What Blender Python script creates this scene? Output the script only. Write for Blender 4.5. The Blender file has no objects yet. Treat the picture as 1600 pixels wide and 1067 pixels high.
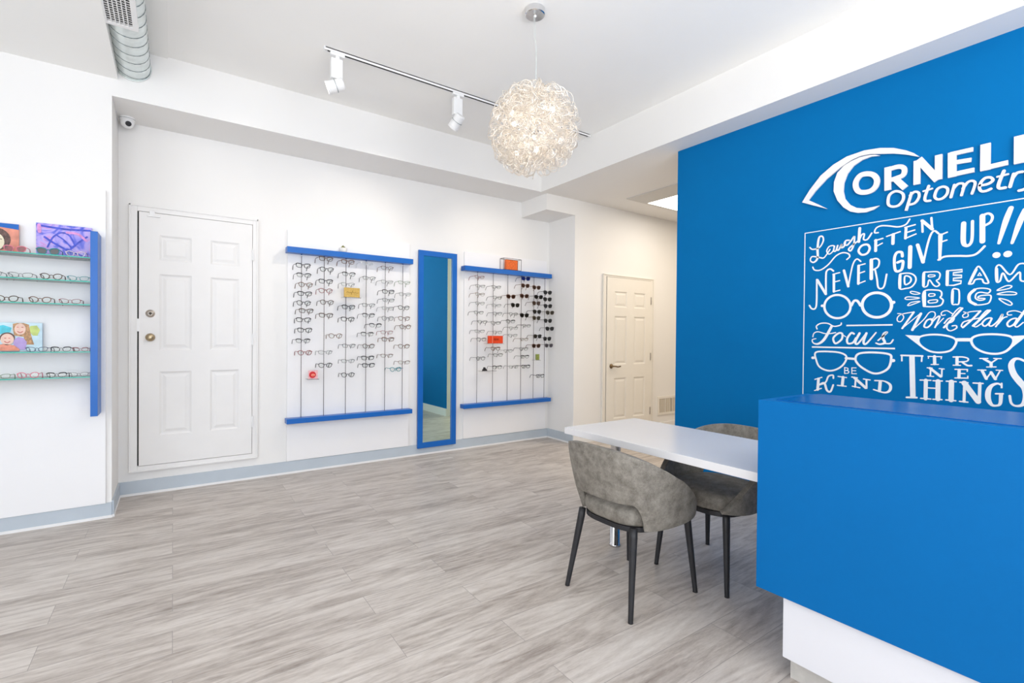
import bpy, math, random
from mathutils import Vector, Matrix
random.seed(7)
S = bpy.context.scene
COL = S.collection
R = math.radians
# ------------------------------------------------------------------ camera
cam = bpy.data.cameras.new('camera'); cam.sensor_width = 36.0; cam.lens = 17.1429
cam.clip_start = 0.05; cam.clip_end = 60
camo = bpy.data.objects.new('camera', cam); COL.objects.link(camo)
camo.matrix_world = Matrix([[0.821067, -0.001572, -0.57083, 0], [-0.570771, 0.012347, -0.821017, 0], [0.008339, 0.999923, 0.009241, 1.28], [0, 0, 0, 1]])
S.camera = camo
# ------------------------------------------------------------------ world, lights, exposure
S.view_settings.view_transform = 'Standard'; S.view_settings.look = 'None'
S.view_settings.gamma = 1.0; S.view_settings.use_curve_mapping = False
S.view_settings.exposure = 0.47
w = bpy.data.worlds.new('world'); S.world = w; w.use_nodes = True
bg = w.node_tree.nodes['Background']; bg.inputs[0].default_value = (0.80, 0.90, 1.0, 1); bg.inputs[1].default_value = 1.1
def area(name, loc, target, sx, sy, power, col=(1, 1, 1), spread=180):
    l = bpy.data.lights.new(name, 'AREA'); l.shape = 'RECTANGLE'; l.size = sx; l.size_y = sy
    l.energy = power; l.color = col; l.spread = R(spread)
    o = bpy.data.objects.new(name, l); COL.objects.link(o); o.location = loc
    o.rotation_euler = (Vector(target) - Vector(loc)).to_track_quat('-Z', 'Y').to_euler()
    return o
DAY = (0.955, 0.965, 1.0)
area('window_daylight', (-3.25, 0.0, 1.70), (0, -0.2, 2.0), 4.0, 2.4, 44, DAY)        # shop window on the left
area('window_daylight', (0.2, -2.75, 1.70), (0.2, 0, 2.5), 5.0, 2.4, 76, DAY)         # shop front behind the camera
area('ceiling_fill_light', (-3.2, -0.4, 0.62), (-1.6, -0.4, 3.3), 3.4, 0.5, 11, (1.0, 0.975, 0.94), 120)   # upward fill added low at the window to brighten the ceiling
area('ceiling_fill_light', (0.5, -2.7, 0.62), (1.2, -1.2, 3.3), 5.0, 0.5, 84, (1.0, 0.975, 0.94), 120)  # second added uplight, low at the shop front, also for the ceiling
area('hall_lamp', (5.3, 2.6, 2.9), (5.3, 2.6, 0), 1.6, 2.0, 30, (1.0, 0.83, 0.62))      # light of the hallway troffers
def spot(name, loc, target, power, deg, col=(1, 0.90, 0.78), blend=0.7, r=0.02):
    l = bpy.data.lights.new(name, 'SPOT'); l.energy = power; l.spot_size = R(deg); l.spot_blend = blend
    l.color = col; l.shadow_soft_size = r
    o = bpy.data.objects.new(name, l); COL.objects.link(o); o.location = loc
    o.rotation_euler = (Vector(target) - Vector(loc)).to_track_quat('-Z', 'Y').to_euler()
    return o
spot('track_spot', (0.80, 3.66, 3.02), (-0.1, 4.85, 1.6), 7, 95, blend=1.0)
spot('track_spot', (1.86, 3.64, 3.03), (1.30, 4.85, 1.5), 26, 95, blend=1.0)
spot('track_spot', (2.75, 3.64, 3.03), (3.1, 4.85, 1.5), 24, 95, blend=1.0)

# ------------------------------------------------------------------ materials
def mat(name, col, rough=0.5, metal=0.0, spec=0.5, emit=None, es=0, noise=None, coat=0, bump=None, alpha=1, trans=0, ior=1.45):
    m = bpy.data.materials.new(name); m.use_nodes = True
    nt = m.node_tree; b = nt.nodes['Principled BSDF']
    b.inputs['Base Color'].default_value = (*col, 1); b.inputs['Roughness'].default_value = rough
    b.inputs['Metallic'].default_value = metal; b.inputs['Specular IOR Level'].default_value = spec
    b.inputs['Coat Weight'].default_value = coat; b.inputs['Alpha'].default_value = alpha
    b.inputs['Transmission Weight'].default_value = trans; b.inputs['IOR'].default_value = ior
    if emit: b.inputs['Emission Color'].default_value = (*emit, 1); b.inputs['Emission Strength'].default_value = es
    tc = nt.nodes.new('ShaderNodeTexCoord')
    if noise:
        sc, amt = noise
        n = nt.nodes.new('ShaderNodeTexNoise'); n.inputs['Scale'].default_value = sc; n.inputs['Detail'].default_value = 4
        nt.links.new(tc.outputs['Object'], n.inputs['Vector'])
        r = nt.nodes.new('ShaderNodeValToRGB'); r.color_ramp.elements[0].position = 0.3; r.color_ramp.elements[1].position = 0.7
        r.color_ramp.elements[0].color = (*[c * (1 - amt) for c in col], 1)
        r.color_ramp.elements[1].color = (*[min(1, c * (1 + amt)) for c in col], 1)
        nt.links.new(n.outputs['Fac'], r.inputs['Fac']); nt.links.new(r.outputs['Color'], b.inputs['Base Color'])
    if bump:
        sc, st = bump
        n = nt.nodes.new('ShaderNodeTexNoise'); n.inputs['Scale'].default_value = sc; n.inputs['Detail'].default_value = 3
        nt.links.new(tc.outputs['Object'], n.inputs['Vector'])
        bp = nt.nodes.new('ShaderNodeBump'); bp.inputs['Strength'].default_value = st; bp.inputs['Distance'].default_value = 0.002
        nt.links.new(n.outputs['Fac'], bp.inputs['Height']); nt.links.new(bp.outputs['Normal'], b.inputs['Normal'])
    return m
M = {}
M['wall'] = mat('wall_paint', (0.84, 0.83, 0.815), 0.75, noise=(3, 0.006), bump=(180, 0.06))
M['ceil'] = mat('ceiling_paint', (0.925, 0.92, 0.90), 0.85, noise=(3, 0.006), bump=(120, 0.05))
M['bluewall'] = mat('blue_wall_paint', (0.0, 0.150, 0.410), 0.75, noise=(2, 0.02), bump=(180, 0.06), spec=0.12)
M['base'] = mat('grey_baseboard', (0.50, 0.56, 0.62), 0.5, noise=(6, 0.03))
M['whitetrim'] = mat('white_trim', (0.84, 0.84, 0.84), 0.4, noise=(6, 0.01))
M['door'] = mat('door_paint', (0.82, 0.81, 0.80), 0.45, noise=(8, 0.01))
M['door2'] = mat('hall_door_paint', (0.82, 0.79, 0.73), 0.45, noise=(8, 0.01))
M['panel'] = mat('white_laminate', (0.865, 0.86, 0.87), 0.4, noise=(4, 0.008))
M['blue'] = mat('blue_lacquer', (0.006, 0.125, 0.48), 0.35, noise=(9, 0.03))
M['deskblue'] = mat('blue_desk_laminate', (0.0, 0.130, 0.390), 0.55, noise=(3, 0.02), spec=0.15)
M['desktop'] = mat('blue_gloss_top', (0.0, 0.10, 0.36), 0.22, noise=(3, 0.02), spec=0.25)
M['deskwhite'] = mat('white_desk_laminate', (0.74, 0.74, 0.78), 0.4, noise=(3, 0.01))
M['kick'] = mat('kick_plate_laminate', (0.55, 0.53, 0.50), 0.5, noise=(30, 0.08))
M['tabletop'] = mat('white_table_laminate', (0.74, 0.73, 0.74), 0.25, noise=(3, 0.01))
M['chrome'] = mat('chrome', (0.75, 0.75, 0.76), 0.15, 1.0, noise=(20, 0.02))
M['alu'] = mat('aluminium_wire', (0.93, 0.86, 0.77), 0.30, 0.7, noise=(20, 0.04))
M['galv'] = mat('galvanised_steel', (0.74, 0.79, 0.78), 0.42, 0.75, noise=(14, 0.10))
M['seam'] = mat('duct_seam_steel', (0.20, 0.24, 0.25), 0.5, 0.6, noise=(14, 0.10))
M['black'] = mat('black_metal', (0.016, 0.016, 0.019), 0.42, noise=(30, 0.2))
M['darkslot'] = mat('dark_opening', (0.012, 0.012, 0.012), 0.8, noise=(30, 0.1))
M['whiteplastic'] = mat('white_plastic', (0.86, 0.86, 0.86), 0.35, noise=(20, 0.01))
M['letter'] = mat('white_letter_acrylic', (0.84, 0.83, 0.86), 0.4, noise=(20, 0.01))
M['vinyl'] = mat('white_vinyl', (0.84, 0.86, 0.88), 0.45, noise=(20, 0.01))
M['brass'] = mat('antique_brass', (0.45, 0.36, 0.23), 0.32, 1.0, noise=(40, 0.1))
M['nickel'] = mat('satin_nickel', (0.55, 0.50, 0.45), 0.34, 1.0, noise=(40, 0.1))
M['bronze'] = mat('bronze_handle', (0.16, 0.11, 0.06), 0.35, 1.0, noise=(40, 0.1))
M['tan'] = mat('tan_grille', (0.50, 0.42, 0.28), 0.6, noise=(20, 0.05))
M['rod'] = mat('display_rod', (0.16, 0.13, 0.13), 0.35, 0.5, noise=(40, 0.1))
M['mirror'] = mat('mirror_silver', (0.72, 0.90, 0.80), 0.01, 1.0)
M['glassedge'] = mat('green_glass_edge', (0.03, 0.42, 0.33), 0.2, noise=(20, 0.1))
M['lit'] = mat('lit_diffuser', (1, 1, 1), 0.5, emit=(1.0, 0.97, 0.92), es=3)
M['bulb'] = mat('lit_bulb', (1, 1, 1), 0.5, emit=(1.0, 0.97, 0.95), es=4)
M['spotlens'] = mat('lit_spot_lens', (1, 1, 1), 0.5, emit=(1.0, 0.93, 0.82), es=6)
M['gold'] = mat('gold_plaque', (0.62, 0.40, 0.10), 0.4, 0.25, noise=(60, 0.15))
M['goldink'] = mat('dark_gold_ink', (0.30, 0.17, 0.02), 0.5, noise=(60, 0.1))
M['redsign'] = mat('red_sign', (0.75, 0.06, 0.012), 0.45, noise=(40, 0.08))
M['redink'] = mat('dark_red_ink', (0.22, 0.02, 0.0), 0.5, noise=(60, 0.1))
M['pinkcard'] = mat('pink_card', (0.80, 0.45, 0.48), 0.5, noise=(60, 0.15))
M['crimson'] = mat('crimson_print', (0.62, 0.015, 0.02), 0.5, noise=(60, 0.15))
M['salmon'] = mat('salmon_print', (0.85, 0.32, 0.22), 0.5, noise=(60, 0.15))
M['greencard'] = mat('olive_green_card', (0.25, 0.30, 0.07), 0.5, noise=(50, 0.25))
M['orange'] = mat('orange_block', (0.80, 0.13, 0.02), 0.5, noise=(120, 0.45))
M['leaf'] = mat('succulent_green', (0.20, 0.21, 0.04), 0.6, noise=(80, 0.3))
M['pot'] = mat('white_pot', (0.80, 0.78, 0.75), 0.5, noise=(20, 0.03))
M['skin'] = mat('printed_skin', (0.86, 0.60, 0.50), 0.5, noise=(40, 0.08))
M['paleskin'] = mat('printed_pale_skin', (0.82, 0.74, 0.55), 0.5, noise=(40, 0.08))
M['hairdark'] = mat('printed_dark_hair', (0.13, 0.07, 0.06), 0.5, noise=(70, 0.5))
M['hairblond'] = mat('printed_auburn_hair', (0.50, 0.28, 0.14), 0.5, noise=(90, 0.45))
M['coral'] = mat('printed_coral', (0.72, 0.28, 0.20), 0.5, noise=(15, 0.25))
M['purple'] = mat('printed_lilac', (0.50, 0.36, 0.70), 0.5, noise=(30, 0.1))
M['cyan'] = mat('printed_turquoise', (0.10, 0.62, 0.75), 0.5, noise=(20, 0.25))
M['lime'] = mat('printed_lime', (0.55, 0.65, 0.20), 0.5, noise=(20, 0.2))
M['sky'] = mat('printed_pale_blue', (0.60, 0.78, 0.88), 0.5, noise=(12, 0.15))
M['navy'] = mat('printed_blue_band', (0.0, 0.12, 0.50), 0.5, noise=(20, 0.05))
M['canvasedge'] = mat('canvas_edge', (0.07, 0.10, 0.60), 0.6, noise=(40, 0.3))

def glossy_glass(name, tint, opac, rough=0.03):
    m = bpy.data.materials.new(name); m.use_nodes = True; nt = m.node_tree; nt.nodes.clear()
    o = nt.nodes.new('ShaderNodeOutputMaterial'); t = nt.nodes.new('ShaderNodeBsdfTransparent'); t.inputs[0].default_value = (*tint, 1)
    g = nt.nodes.new('ShaderNodeBsdfGlossy'); g.inputs['Roughness'].default_value = rough
    fr = nt.nodes.new('ShaderNodeFresnel'); fr.inputs[0].default_value = 1.45
    ad = nt.nodes.new('ShaderNodeMath'); ad.operation = 'ADD'; ad.inputs[1].default_value = opac; ad.use_clamp = True
    mx = nt.nodes.new('ShaderNodeMixShader')
    fm = nt.nodes.new('ShaderNodeMath'); fm.operation = 'MULTIPLY'; fm.inputs[1].default_value = 0.35 if opac == 0 else 1.0; nt.links.new(fr.outputs[0], fm.inputs[0]); nt.links.new(fm.outputs[0], ad.inputs[0]); nt.links.new(ad.outputs[0], mx.inputs[0])
    nt.links.new(t.outputs[0], mx.inputs[1]); nt.links.new(g.outputs[0], mx.inputs[2]); nt.links.new(mx.outputs[0], o.inputs[0])
    return m
M['lens'] = glossy_glass('clear_lens', (0.96, 0.97, 0.96), 0.0)
M['shelfglass'] = glossy_glass('pale_green_glass', (0.86, 0.96, 0.93), 0.02)
M['acrylic'] = glossy_glass('clear_acrylic', (0.90, 0.90, 0.90), 0.05)
for k, t in dict(black=(0.03, 0.035, 0.03), brown=(0.22, 0.12, 0.09), blue=(0.10, 0.20, 0.60), tortoise=(0.32, 0.22, 0.17), olive=(0.12, 0.09, 0.03), grey=(0.30, 0.26, 0.29), red=(0.55, 0.06, 0.09)).items():
    M['sunlens_' + k] = glossy_glass('tinted_lens_' + k, t, 0.03, 0.08)
FC = dict(black=(0.012, 0.012, 0.014), tortoise=(0.085, 0.045, 0.025), brown=(0.16, 0.075, 0.04), red=(0.24, 0.03, 0.035), grey=(0.20, 0.20, 0.21),
          white=(0.75, 0.75, 0.75), green=(0.18, 0.26, 0.14), teal=(0.0, 0.24, 0.28), olive=(0.10, 0.07, 0.025), blue=(0.03, 0.05, 0.12), pink=(0.72, 0.20, 0.27), pale=(0.70, 0.60, 0.66))
for k, c in FC.items(): M['frame_' + k] = mat('eyeglass_frame_' + k, c, 0.3, noise=(120, 0.25))

def floor_mat():
    m = bpy.data.materials.new('vinyl_plank_floor'); m.use_nodes = True; nt = m.node_tree; b = nt.nodes['Principled BSDF']; N = nt.nodes.new; Lk = nt.links.new
    tc = N('ShaderNodeTexCoord')
    br = N('ShaderNodeTexBrick'); br.offset = 0.37; br.offset_frequency = 2; br.squash = 1
    for k, v in (('Scale', 1), ('Mortar Size', 0.0012), ('Mortar Smooth', 0.1), ('Bias', 0), ('Brick Width', 1.22), ('Row Height', 0.182)): br.inputs[k].default_value = v
    br.inputs['Color1'].default_value = (0, 0, 0, 1); br.inputs['Color2'].default_value = (1, 1, 1, 1); br.inputs['Mortar'].default_value = (0.5, 0.5, 0.5, 1)
    Lk(tc.outputs['Object'], br.inputs['Vector'])
    sep = N('ShaderNodeSeparateColor'); Lk(br.outputs['Color'], sep.inputs[0])
    def noise(scale, sx, sy, det, dist=0.0, wmul=9):
        mp = N('ShaderNodeMapping'); mp.inputs['Scale'].default_value = (sx, sy, 1); Lk(tc.outputs['Object'], mp.inputs[0])
        n = N('ShaderNodeTexNoise'); n.noise_dimensions = '4D'; n.inputs['Scale'].default_value = scale; n.inputs['Detail'].default_value = det
        n.inputs['Roughness'].default_value = 0.62; n.inputs['Distortion'].default_value = dist
        mu = N('ShaderNodeMath'); mu.operation = 'MULTIPLY'; mu.inputs[1].default_value = wmul; Lk(sep.outputs[0], mu.inputs[0])
        Lk(mp.outputs[0], n.inputs['Vector']); Lk(mu.outputs[0], n.inputs['W']); return n.outputs['Fac']
    broad = noise(1.0, 1.1, 7.0, 7, 1.2)
    grain = noise(1.0, 3.6, 27.0, 7, 1.6)
    fine = noise(1.0, 30.0, 190.0, 3, 0.6)
    def math(op, a, bb):
        x = N('ShaderNodeMath'); x.operation = op
        for i, v in enumerate((a, bb)):
            if isinstance(v, (int, float)): x.inputs[i].default_value = v
            else: Lk(v, x.inputs[i])
        return x.outputs[0]
    fig = noise(1.0, 0.75, 5.5, 1.0, 0.25)                      # contour lines of a smooth field give the cathedral figure
    rings = math('MULTIPLY', math('ADD', math('SINE', math('MULTIPLY', fig, 85.0), 0.0), 1.0), 0.5)
    s = math('ADD', math('MULTIPLY', broad, 0.46), math('MULTIPLY', grain, 0.32))
    s = math('ADD', s, math('MULTIPLY', fine, 0.17)); s = math('ADD', s, math('MULTIPLY', rings, 0.055))
    s = math('ADD', s, math('MULTIPLY', math('SUBTRACT', sep.outputs[0], 0.5), 0.05))
    cr = N('ShaderNodeValToRGB'); e = cr.color_ramp.elements
    e[0].position = 0.33; e[0].color = (0.25, 0.208, 0.180, 1); e[1].position = 0.68; e[1].color = (0.72, 0.67, 0.62, 1)
    k = e.new(0.44); k.color = (0.42, 0.368, 0.328, 1); k = e.new(0.52); k.color = (0.55, 0.495, 0.45, 1)
    Lk(s, cr.inputs['Fac'])
    mm = N('ShaderNodeMixRGB'); mm.inputs['Color2'].default_value = (0.30, 0.27, 0.25, 1); Lk(br.outputs['Fac'], mm.inputs['Fac']); Lk(cr.outputs['Color'], mm.inputs['Color1'])
    Lk(mm.outputs['Color'], b.inputs['Base Color'])
    b.inputs['Roughness'].default_value = 0.42; b.inputs['Specular IOR Level'].default_value = 0.45
    bp = N('ShaderNodeBump'); bp.inputs['Strength'].default_value = 0.25; bp.inputs['Distance'].default_value = 0.001
    Lk(s, bp.inputs['Height']); Lk(bp.outputs['Normal'], b.inputs['Normal'])
    return m
M['floor'] = floor_mat()

def suede_mat():
    m = bpy.data.materials.new('grey_faux_leather'); m.use_nodes = True; nt = m.node_tree; b = nt.nodes['Principled BSDF']; N = nt.nodes.new; Lk = nt.links.new
    tc = N('ShaderNodeTexCoord')
    a = N('ShaderNodeTexNoise'); a.inputs['Scale'].default_value = 22; a.inputs['Detail'].default_value = 8; a.inputs['Roughness'].default_value = 0.75
    c = N('ShaderNodeTexNoise'); c.inputs['Scale'].default_value = 260; c.inputs['Detail'].default_value = 2
    for x in (a, c): Lk(tc.outputs['Object'], x.inputs['Vector'])
    mm = N('ShaderNodeMath'); mm.operation = 'MULTIPLY_ADD'; mm.inputs[1].default_value = 0.25; Lk(c.outputs['Fac'], mm.inputs[0]); Lk(a.outputs['Fac'], mm.inputs[2])
    cr = N('ShaderNodeValToRGB'); e = cr.color_ramp.elements
    e[0].position = 0.45; e[0].color = (0.125, 0.109, 0.091, 1); e[1].position = 0.82; e[1].color = (0.31, 0.288, 0.250, 1)
    Lk(mm.outputs[0], cr.inputs['Fac']); Lk(cr.outputs['Color'], b.inputs['Base Color']); b.inputs['Roughness'].default_value = 0.62
    bp = N('ShaderNodeBump'); bp.inputs['Strength'].default_value = 0.25; bp.inputs['Distance'].default_value = 0.001; Lk(mm.outputs[0], bp.inputs['Height']); Lk(bp.outputs['Normal'], b.inputs['Normal'])
    return m
M['suede'] = suede_mat()

def paint_mat():
    m = bpy.data.materials.new('swirled_paint'); m.use_nodes = True; nt = m.node_tree; b = nt.nodes['Principled BSDF']; N = nt.nodes.new; Lk = nt.links.new
    tc = N('ShaderNodeTexCoord')
    n = N('ShaderNodeTexNoise'); n.inputs['Scale'].default_value = 7; n.inputs['Detail'].default_value = 4; n.inputs['Distortion'].default_value = 2.6
    Lk(tc.outputs['Object'], n.inputs['Vector'])
    cr = N('ShaderNodeValToRGB'); e = cr.color_ramp.elements
    e[0].position = 0.30; e[0].color = (0.02, 0.06, 0.55, 1); e[1].position = 0.72; e[1].color = (0.50, 0.42, 0.85, 1)
    for p, c in ((0.40, (0.14, 0.16, 0.72, 1)), (0.47, (0.38, 0.31, 0.80, 1)), (0.56, (0.50, 0.40, 0.82, 1)), (0.62, (0.62, 0.30, 0.68, 1)), (0.67, (0.24, 0.24, 0.75, 1))):
        k = e.new(p); k.color = c
    Lk(n.outputs['Fac'], cr.inputs['Fac']); Lk(cr.outputs['Color'], b.inputs['Base Color']); b.inputs['Roughness'].default_value = 0.4
    return m
M['paint'] = paint_mat()

# ------------------------------------------------------------------ mesh helpers
class MB:
    def __init__(s): s.v = []; s.f = []; s.m = []
    def add(s, vs, fs, mi=0):
        o = len(s.v); s.v += [tuple(x) for x in vs]; s.f += [tuple(i + o for i in f) for f in fs]; s.m += [mi] * len(fs); return s
    def box(s, x0, y0, z0, x1, y1, z1, mi=0):
        vs = [(x, y, z) for z in (z0, z1) for y in (y0, y1) for x in (x0, x1)]
        return s.add(vs, [(0, 2, 3, 1), (4, 5, 7, 6), (0, 1, 5, 4), (2, 6, 7, 3), (0, 4, 6, 2), (1, 3, 7, 5)], mi)
    def tube(s, pts, r, n=8, closed=False, caps=True, mi=0):
        pts = [Vector(p) for p in pts]; N = len(pts); rr = r if isinstance(r, (list, tuple)) else [r] * N
        vs = []; up = None
        for i in range(N):
            if closed: t = (pts[(i + 1) % N] - pts[i - 1])
            else: t = pts[min(i + 1, N - 1)] - pts[max(i - 1, 0)]
            t.normalize()
            if up is None: up = Vector((0, 0, 1)) if abs(t.z) < 0.9 else Vector((1, 0, 0))
            a = t.cross(up)
            if a.length < 1e-5: a = t.cross(Vector((0.3, 1, 0.2)))
            a.normalize(); bb = a.cross(t).normalized(); up = bb
            for k in range(n):
                an = 2 * math.pi * k / n; vs.append(pts[i] + (a * math.cos(an) + bb * math.sin(an)) * rr[i])
        fs = []
        for i in range(N if closed else N - 1):
            j = (i + 1) % N
            for k in range(n):
                l = (k + 1) % n; fs.append((i * n + k, i * n + l, j * n + l, j * n + k))
        if caps and not closed: fs.append(tuple(range(n - 1, -1, -1))); fs.append(tuple((N - 1) * n + k for k in range(n)))
        return s.add(vs, fs, mi)
    def lathe(s, prof, origin=(0, 0, 0), axis='z', n=24, mi=0):
        vs = []
        for (r, h) in prof:
            for k in range(n):
                a = 2 * math.pi * k / n; c, d = r * math.cos(a), r * math.sin(a)
                p = dict(z=(c, d, h), y=(c, h, d), x=(h, c, d))[axis]
                vs.append((origin[0] + p[0], origin[1] + p[1], origin[2] + p[2]))
        fs = [(i * n + k, i * n + (k + 1) % n, (i + 1) * n + (k + 1) % n, (i + 1) * n + k) for i in range(len(prof) - 1) for k in range(n)]
        fs.append(tuple(range(n - 1, -1, -1))); fs.append(tuple((len(prof) - 1) * n + k for k in range(n)))
        return s.add(vs, fs, mi)
    def prism(s, poly, fn0, fn1, mi=0):
        """poly: 2D points; fn0/fn1 map them to the two faces"""
        n = len(poly); vs = [fn0(*p) for p in poly] + [fn1(*p) for p in poly]
        fs = [tuple(range(n)), tuple(range(2 * n - 1, n - 1, -1))] + [(i, n + i, n + (i + 1) % n, (i + 1) % n) for i in range(n)]
        return s.add(vs, fs, mi)
def obj(name, mb, mats, parent=None, smooth=False, bevel=0, loc=None):
    off = Vector((0, 0, 0))
    if parent is not None and loc is None:
        p = parent
        while p is not None: off += p.location; p = p.parent
    me = bpy.data.meshes.new(name)
    L0 = Vector(loc) if loc is not None else Vector((0, 0, 0))
    base = off + (L0 if parent is None else Vector((0, 0, 0)))
    me.from_pydata([(v[0] - base.x, v[1] - base.y, v[2] - base.z) for v in mb.v], [], mb.f)
    mats = mats if isinstance(mats, (list, tuple)) else [mats]
    for m in mats: me.materials.append(M[m] if isinstance(m, str) else m)
    for p, i in zip(me.polygons, mb.m): p.material_index = i; p.use_smooth = smooth
    me.update(); me.validate()
    o = bpy.data.objects.new(name, me); COL.objects.link(o)
    if parent is not None: o.parent = parent
    elif loc is not None: o.location = loc
    if bevel:
        b = o.modifiers.new('bevel', 'BEVEL'); b.width = bevel; b.segments = 2; b.limit_method = 'ANGLE'
    return o
def fixnormals(o):
    import bmesh
    bm = bmesh.new(); bm.from_mesh(o.data); bmesh.ops.recalc_face_normals(bm, faces=bm.faces); bm.to_mesh(o.data); bm.free(); return o
def thing(name, label, cat, loc=(0, 0, 0), group=None):
    o = bpy.data.objects.new(name, None); o.empty_display_size = 0.05; COL.objects.link(o); o.location = loc
    o['label'] = label; o['category'] = cat
    if group: o['group'] = group
    return o
def tag(o, label, cat, group=None):
    o['label'] = label; o['category'] = cat
    if group: o['group'] = group
    return o
def struct(name, mb, mats, **k):
    o = obj(name, mb, mats, **k); o['kind'] = 'structure'; return o
def box(*a): return MB().box(*a)
def copy_tree(o, parent=None):
    c = o.copy(); COL.objects.link(c)
    if parent is not None: c.parent = parent
    for ch in list(o.children): copy_tree(ch, c)
    return c
def smoothpts(pts, closed=False, n=6):
    N = len(pts); out = []
    rng = range(N) if closed else range(N - 1)
    for i in rng:
        p1 = pts[i]; p2 = pts[(i + 1) % N]
        p0 = pts[i - 1] if (closed or i > 0) else p1
        p3 = pts[(i + 2) % N] if (closed or i + 2 < N) else p2
        for k in range(n):
            t = k / n
            out.append(tuple(0.5 * ((2 * b) + (c - a) * t + (2 * a - 5 * b + 4 * c - d) * t * t + (3 * b - a - 3 * c + d) * t ** 3) for a, b, c, d in zip(p0, p1, p2, p3)))
    if not closed: out.append(tuple(pts[-1]))
    return out
def ribbon(mb, pts, w, flags, place0, place1, n=5):
    """flat stroke of width w along 2D pts; place0/place1 give its back and front faces"""
    if 'p' in flags: mb.prism(pts, place0, place1); return
    cl = 'c' in flags
    W = w if isinstance(w, (list, tuple)) else [w] * len(pts)
    P = [(p[0], p[1], q) for p, q in zip(pts, W)]
    if 'l' not in flags: P = smoothpts(P, cl, n)
    N = len(P); Lf = []; Rt = []
    for i in range(N):
        if cl: a, b = P[i - 1], P[(i + 1) % N]
        else: a, b = P[max(0, i - 1)], P[min(N - 1, i + 1)]
        dx, dy = b[0] - a[0], b[1] - a[1]; d = math.hypot(dx, dy) or 1; nx, ny = -dy / d, dx / d; h = P[i][2] / 2
        if 'l' in flags and cl: h *= 1.3
        Lf.append((P[i][0] + nx * h, P[i][1] + ny * h)); Rt.append((P[i][0] - nx * h, P[i][1] - ny * h))
    if cl:
        vs = [f(*p) for f in (place0, place1) for p in Lf + Rt]; fs = []
        for i in range(N):
            j = (i + 1) % N
            fs += [(i, j, N + j, N + i), (2 * N + i, 3 * N + i, 3 * N + j, 2 * N + j), (i, 2 * N + i, 2 * N + j, j), (N + i, N + j, 3 * N + j, 3 * N + i)]
        mb.add(vs, fs); return
    if 'f' not in flags:
        def cap(c, q):
            an = math.atan2(q[1] - c[1], q[0] - c[0]); h = c[2] / 2
            return [(c[0] + h * math.cos(an - math.pi * k / 6), c[1] + h * math.sin(an - math.pi * k / 6)) for k in range(1, 6)]
        poly = Lf + cap(P[-1], Lf[-1]) + Rt[::-1] + cap(P[0], Rt[0])
        ne = len(cap(P[-1], Lf[-1]))
        # build as strip quads plus cap fans so curved strokes stay clean
        vs = [f(*p) for f in (place0, place1) for p in Lf + Rt]; fs = []
        for i in range(N - 1):
            j = i + 1
            fs += [(i, j, N + j, N + i), (2 * N + i, 3 * N + i, 3 * N + j, 2 * N + j), (i, 2 * N + i, 2 * N + j, j), (N + i, N + j, 3 * N + j, 3 * N + i)]
        mb.add(vs, fs)
        for c, q, e in ((P[-1], Lf[-1], Rt[-1]), (P[0], Rt[0], Lf[0])):
            mb.prism([q] + cap(c, q) + [e], place0, place1)
    else:
        vs = [f(*p) for f in (place0, place1) for p in Lf + Rt]; fs = []
        for i in range(N - 1):
            j = i + 1
            fs += [(i, j, N + j, N + i), (2 * N + i, 3 * N + i, 3 * N + j, 2 * N + j), (i, 2 * N + i, 2 * N + j, j), (N + i, N + j, 3 * N + j, 3 * N + i)]
        fs += [(0, N, 3 * N, 2 * N), (N - 1, 3 * N - 1, 4 * N - 1, 2 * N - 1)]
        mb.add(vs, fs)

# ------------------------------------------------------------------ room shell
ZC, ZB, ZL = 3.30, 2.93, 3.05       # main ceiling, dropped ceilings, left bulkhead
YA, YC = 4.87, 4.38                 # alcove back wall, front plane of the other back walls
XL, XR, YF = -3.3, 6.9, -2.8
struct('floor', box(XL, YF, -0.05, XR, 5.0, 0), 'floor')
struct('ceiling', box(XL, YF, ZC, 3.43, YC, ZC + 0.1), 'ceil')
struct('trim_1', box(3.43, YF, ZB, XR, YC, ZC + 0.1), 'wall')                      # dropped ceiling over desk and hallway
struct('trim_2', box(XL, YC, ZB, XR, 5.0, ZC + 0.1), 'wall')                      # dropped ceiling over the alcove
struct('trim_3', box(XL, YF, ZL, -0.318, YC, ZC), 'ceil')                          # bulkhead on the left
struct('trim_4', box(-0.318, YF, ZC - 0.012, -0.035, YC, ZC), 'ceil')  # shallow step added to stand for the duct's shadow strip and its edge line
struct('wall_back_left', box(XL, YC, 0, -0.35, 5.0, ZB), 'wall')
struct('wall_back', box(-0.35, YA, 0, 3.95, 5.0, ZB), 'wall')
struct('wall_back_right', box(3.95, YC, 0, XR, 5.0, ZB), 'wall')
struct('trim_5', box(3.51, YC, 2.745, 3.95, YA, ZB), 'wall')                      # boxed duct in the alcove corner
struct('wall_right', box(XR, YF, 0, XR + 0.1, 5.0, ZC), 'wall')
bw = MB(); bw.add([(3.66, YF, 0), (3.66, 2.72, 0), (3.66, 2.72, ZB), (3.66, YF, ZB)], [(0, 1, 2, 3)], 0)
bw.add([(3.80, YF, 0), (3.80, 2.72, 0), (3.80, 2.72, ZB), (3.80, YF, ZB), (3.66, 2.72, 0), (3.66, 2.72, ZB)], [(1, 0, 3, 2), (1, 2, 5, 4)], 1)
struct('wall_blue', bw, ['bluewall', 'wall'])
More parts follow.
